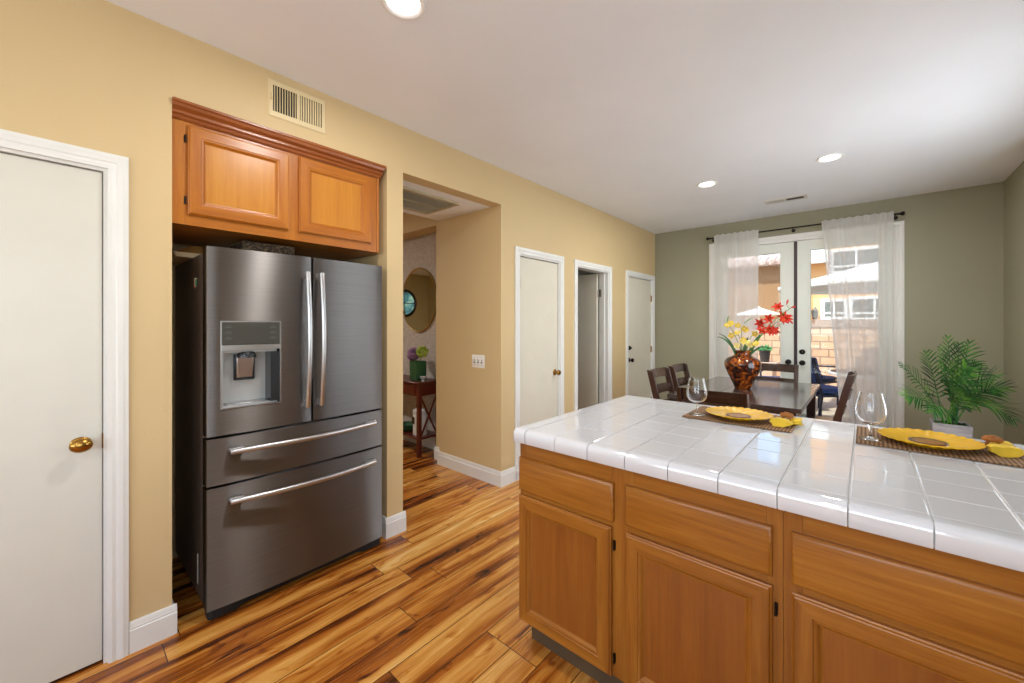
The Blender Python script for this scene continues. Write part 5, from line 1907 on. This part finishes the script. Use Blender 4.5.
def umbrella(x, y, zb, za, R, n, label, pole_r=0.025, turn=0.0, open_hole=False):
    c = thing('patio_umbrella', label, 'umbrella', (x, y, -0.03), 'white patio umbrellas')
    m = MB()
    top = m.bm.verts.new((x, y, za))
    r1_ = [m.bm.verts.new((x + R * 0.5 * math.cos(turn + 2 * PI * k / n), y + R * 0.5 * math.sin(turn + 2 * PI * k / n), zb + (za - zb) * 0.54)) for k in range(n)]
    r2_ = [m.bm.verts.new((x + R * math.cos(turn + 2 * PI * k / n), y + R * math.sin(turn + 2 * PI * k / n), zb + 0.06)) for k in range(n)]
    r3_ = [m.bm.verts.new((x + R * math.cos(turn + 2 * PI * k / n), y + R * math.sin(turn + 2 * PI * k / n), zb)) for k in range(n)]
    for k in range(n):
        k2 = (k + 1) % n
        m.quad([top, r1_[k], r1_[k2]])
        m.quad([r1_[k], r2_[k], r2_[k2], r1_[k2]])
        m.quad([r2_[k], r3_[k], r3_[k2], r2_[k2]])
    m.build('canopy', 'umbrella_white', c, solid=0.004)
    m = MB(); m.cyl((x, y, -0.03), (x, y, za + 0.03), pole_r, n=12); m.build('pole', 'patio_white', c)
    m = MB(); m.lathe([(0, 0), (0.22, 0), (0.22, 0.05), (0.06, 0.08), (0.05, 0.22), (0, 0.22)], (x, y, -0.03), 24, cap=False); m.build('base', 'navy_metal', c)
    for k in range(n):
        a_ = turn + 2 * PI * k / n
        m = MB(); m.tube([(x, y, za - 0.03), (x + R * 0.97 * math.cos(a_), y + R * 0.97 * math.sin(a_), zb + 0.055)], 0.008, 5); m.build('rib', 'patio_white', c)


umbrella(-3.12, 18.0, 1.72, 2.05, 0.98, 4, 'small white square umbrella before the brown neighbor house', turn=0.9)
umbrella(0.16, 8.1, 1.925, 2.34, 1.30, 8, 'large white umbrella over the patio table', turn=0.35)


def patio_chair():
    c = thing('patio_chair', '', 'chair', (0, 0, -0.03), 'navy patio chairs')
    W, SZ, BT = 0.27, 0.42, 0.92
    for s in (-1, 1):
        m = MB(); m.tube([(s * W, 0.26, 0), (s * W, 0.27, 0.40), (s * W, 0.28, 0.62), (s * W, 0.22, 0.66), (s * W, -0.24, 0.64)], 0.015, 8); m.build('arm_frame', 'navy_metal', c)
        m = MB(); m.tube([(s * W, -0.30, 0), (s * W, -0.22, 0.40), (s * W, -0.34, BT)], 0.015, 8); m.build('back_leg', 'navy_metal', c)
    m = MB()
    for k in range(7):
        xx = -W + 2 * W * (k + 0.5) / 7
        m.tube([(xx, -0.225, 0.44), (xx, -0.335, BT - 0.02)], 0.008, 6)
    m.tube([(-W, -0.34, BT), (W, -0.34, BT)], 0.015, 8); m.build('back_bars', 'navy_metal', c)
    m = MB(); m.box((-W, -0.23, SZ - 0.03), (W, 0.27, SZ)); m.build('seat_frame', 'navy_metal', c, bevel=0.004)
    m = MB(); m.box((-W + 0.02, -0.2, SZ), (W - 0.02, 0.26, SZ + 0.08)); m.build('seat_cushion', 'navy_cushion', c, bevel=0.03)
    m = MB(); m.box((-W + 0.03, -0.30, SZ + 0.14), (W - 0.03, -0.215, BT + 0.02), rot=Matrix.Rotation(math.radians(14), 3, 'X')); m.build('back_cushion', 'navy_cushion', c, bevel=0.03)
    return c


pc = patio_chair()
for i, (x_, y_, rz, lab) in enumerate(((-0.50, 7.30, -0.75, 'navy cushioned patio chair just outside the door glass'), (-0.72, 8.75, -2.0, 'navy cushioned patio chair at the far side of the patio table'),
                                       (-1.12, 7.97, 1.9, 'navy patio chair seen behind the table end chair'), (0.75, 7.25, 0.7, 'navy patio chair behind the sheer curtain'))):
    q = pc if i == 0 else copy_tree(pc)
    q.location = (x_, y_, -0.03)
    q.rotation_euler = (0, 0, rz)
    q['label'] = lab
ptb = thing('patio_table', 'round patio table with white rim under the large umbrella', 'table', (0.16, 8.1, -0.03))
m = MB()
m.lathe([(0.04, 0.66), (0.60, 0.66), (0.60, 0.69), (0.04, 0.69)], (0.16, 8.1, -0.03), 48, cap=False); m.build('tabletop', 'navy_metal', ptb)
m = MB(); m.lathe([(0.59, 0.655), (0.615, 0.655), (0.62, 0.675), (0.615, 0.695), (0.59, 0.695)], (0.16, 8.1, -0.03), 48, cap=False); m.build('rim', 'patio_white', ptb)
for k in range(4):
    a_ = PI / 4 + k * PI / 2
    m = MB(); m.tube([(0.16 + 0.48 * math.cos(a_), 8.1 + 0.48 * math.sin(a_), -0.03), (0.16 + 0.40 * math.cos(a_), 8.1 + 0.40 * math.sin(a_), 0.63)], 0.018, 8); m.build('leg', 'navy_metal', ptb)

m = MB(); m.box((-3.4, 9.15, -0.03), (-1.36, 9.62, 0.58)); lg = tag(m.build('garden_ledge', 'ledge_stucco'), 'low pale stucco ledge before the garden wall', 'ledge')
m = MB(); m.box((-3.45, 9.10, 0.58), (-1.31, 9.67, 0.64)); m.build('ledge_cap', 'ledge_stucco', lg)
pt = thing('potted_succulent', 'bushy green plant in a black pot on the garden ledge', 'plant', (-1.52, 9.35, 0.64))
m = MB(); m.lathe([(0, 0), (0.075, 0), (0.10, 0.22), (0.108, 0.22), (0.108, 0.245), (0.09, 0.245), (0.085, 0.2), (0, 0.2)], (-1.52, 9.35, 0.64), 24, cap=False); m.build('pot', 'pot_black', pt)
m = MB()
random.seed(8)
for k in range(60):
    d = Vector((random.gauss(0, 1), random.gauss(0, 1), abs(random.gauss(0, 0.8)))).normalized()
    m.tube([Vector((-1.52, 9.35, 0.85)), Vector((-1.52, 9.35, 0.87)) + d * 0.09, Vector((-1.52, 9.35, 0.86)) + d * 0.15], [0.006, 0.014, 0.003], 5)
m.build('foliage', 'succulent_green', pt)
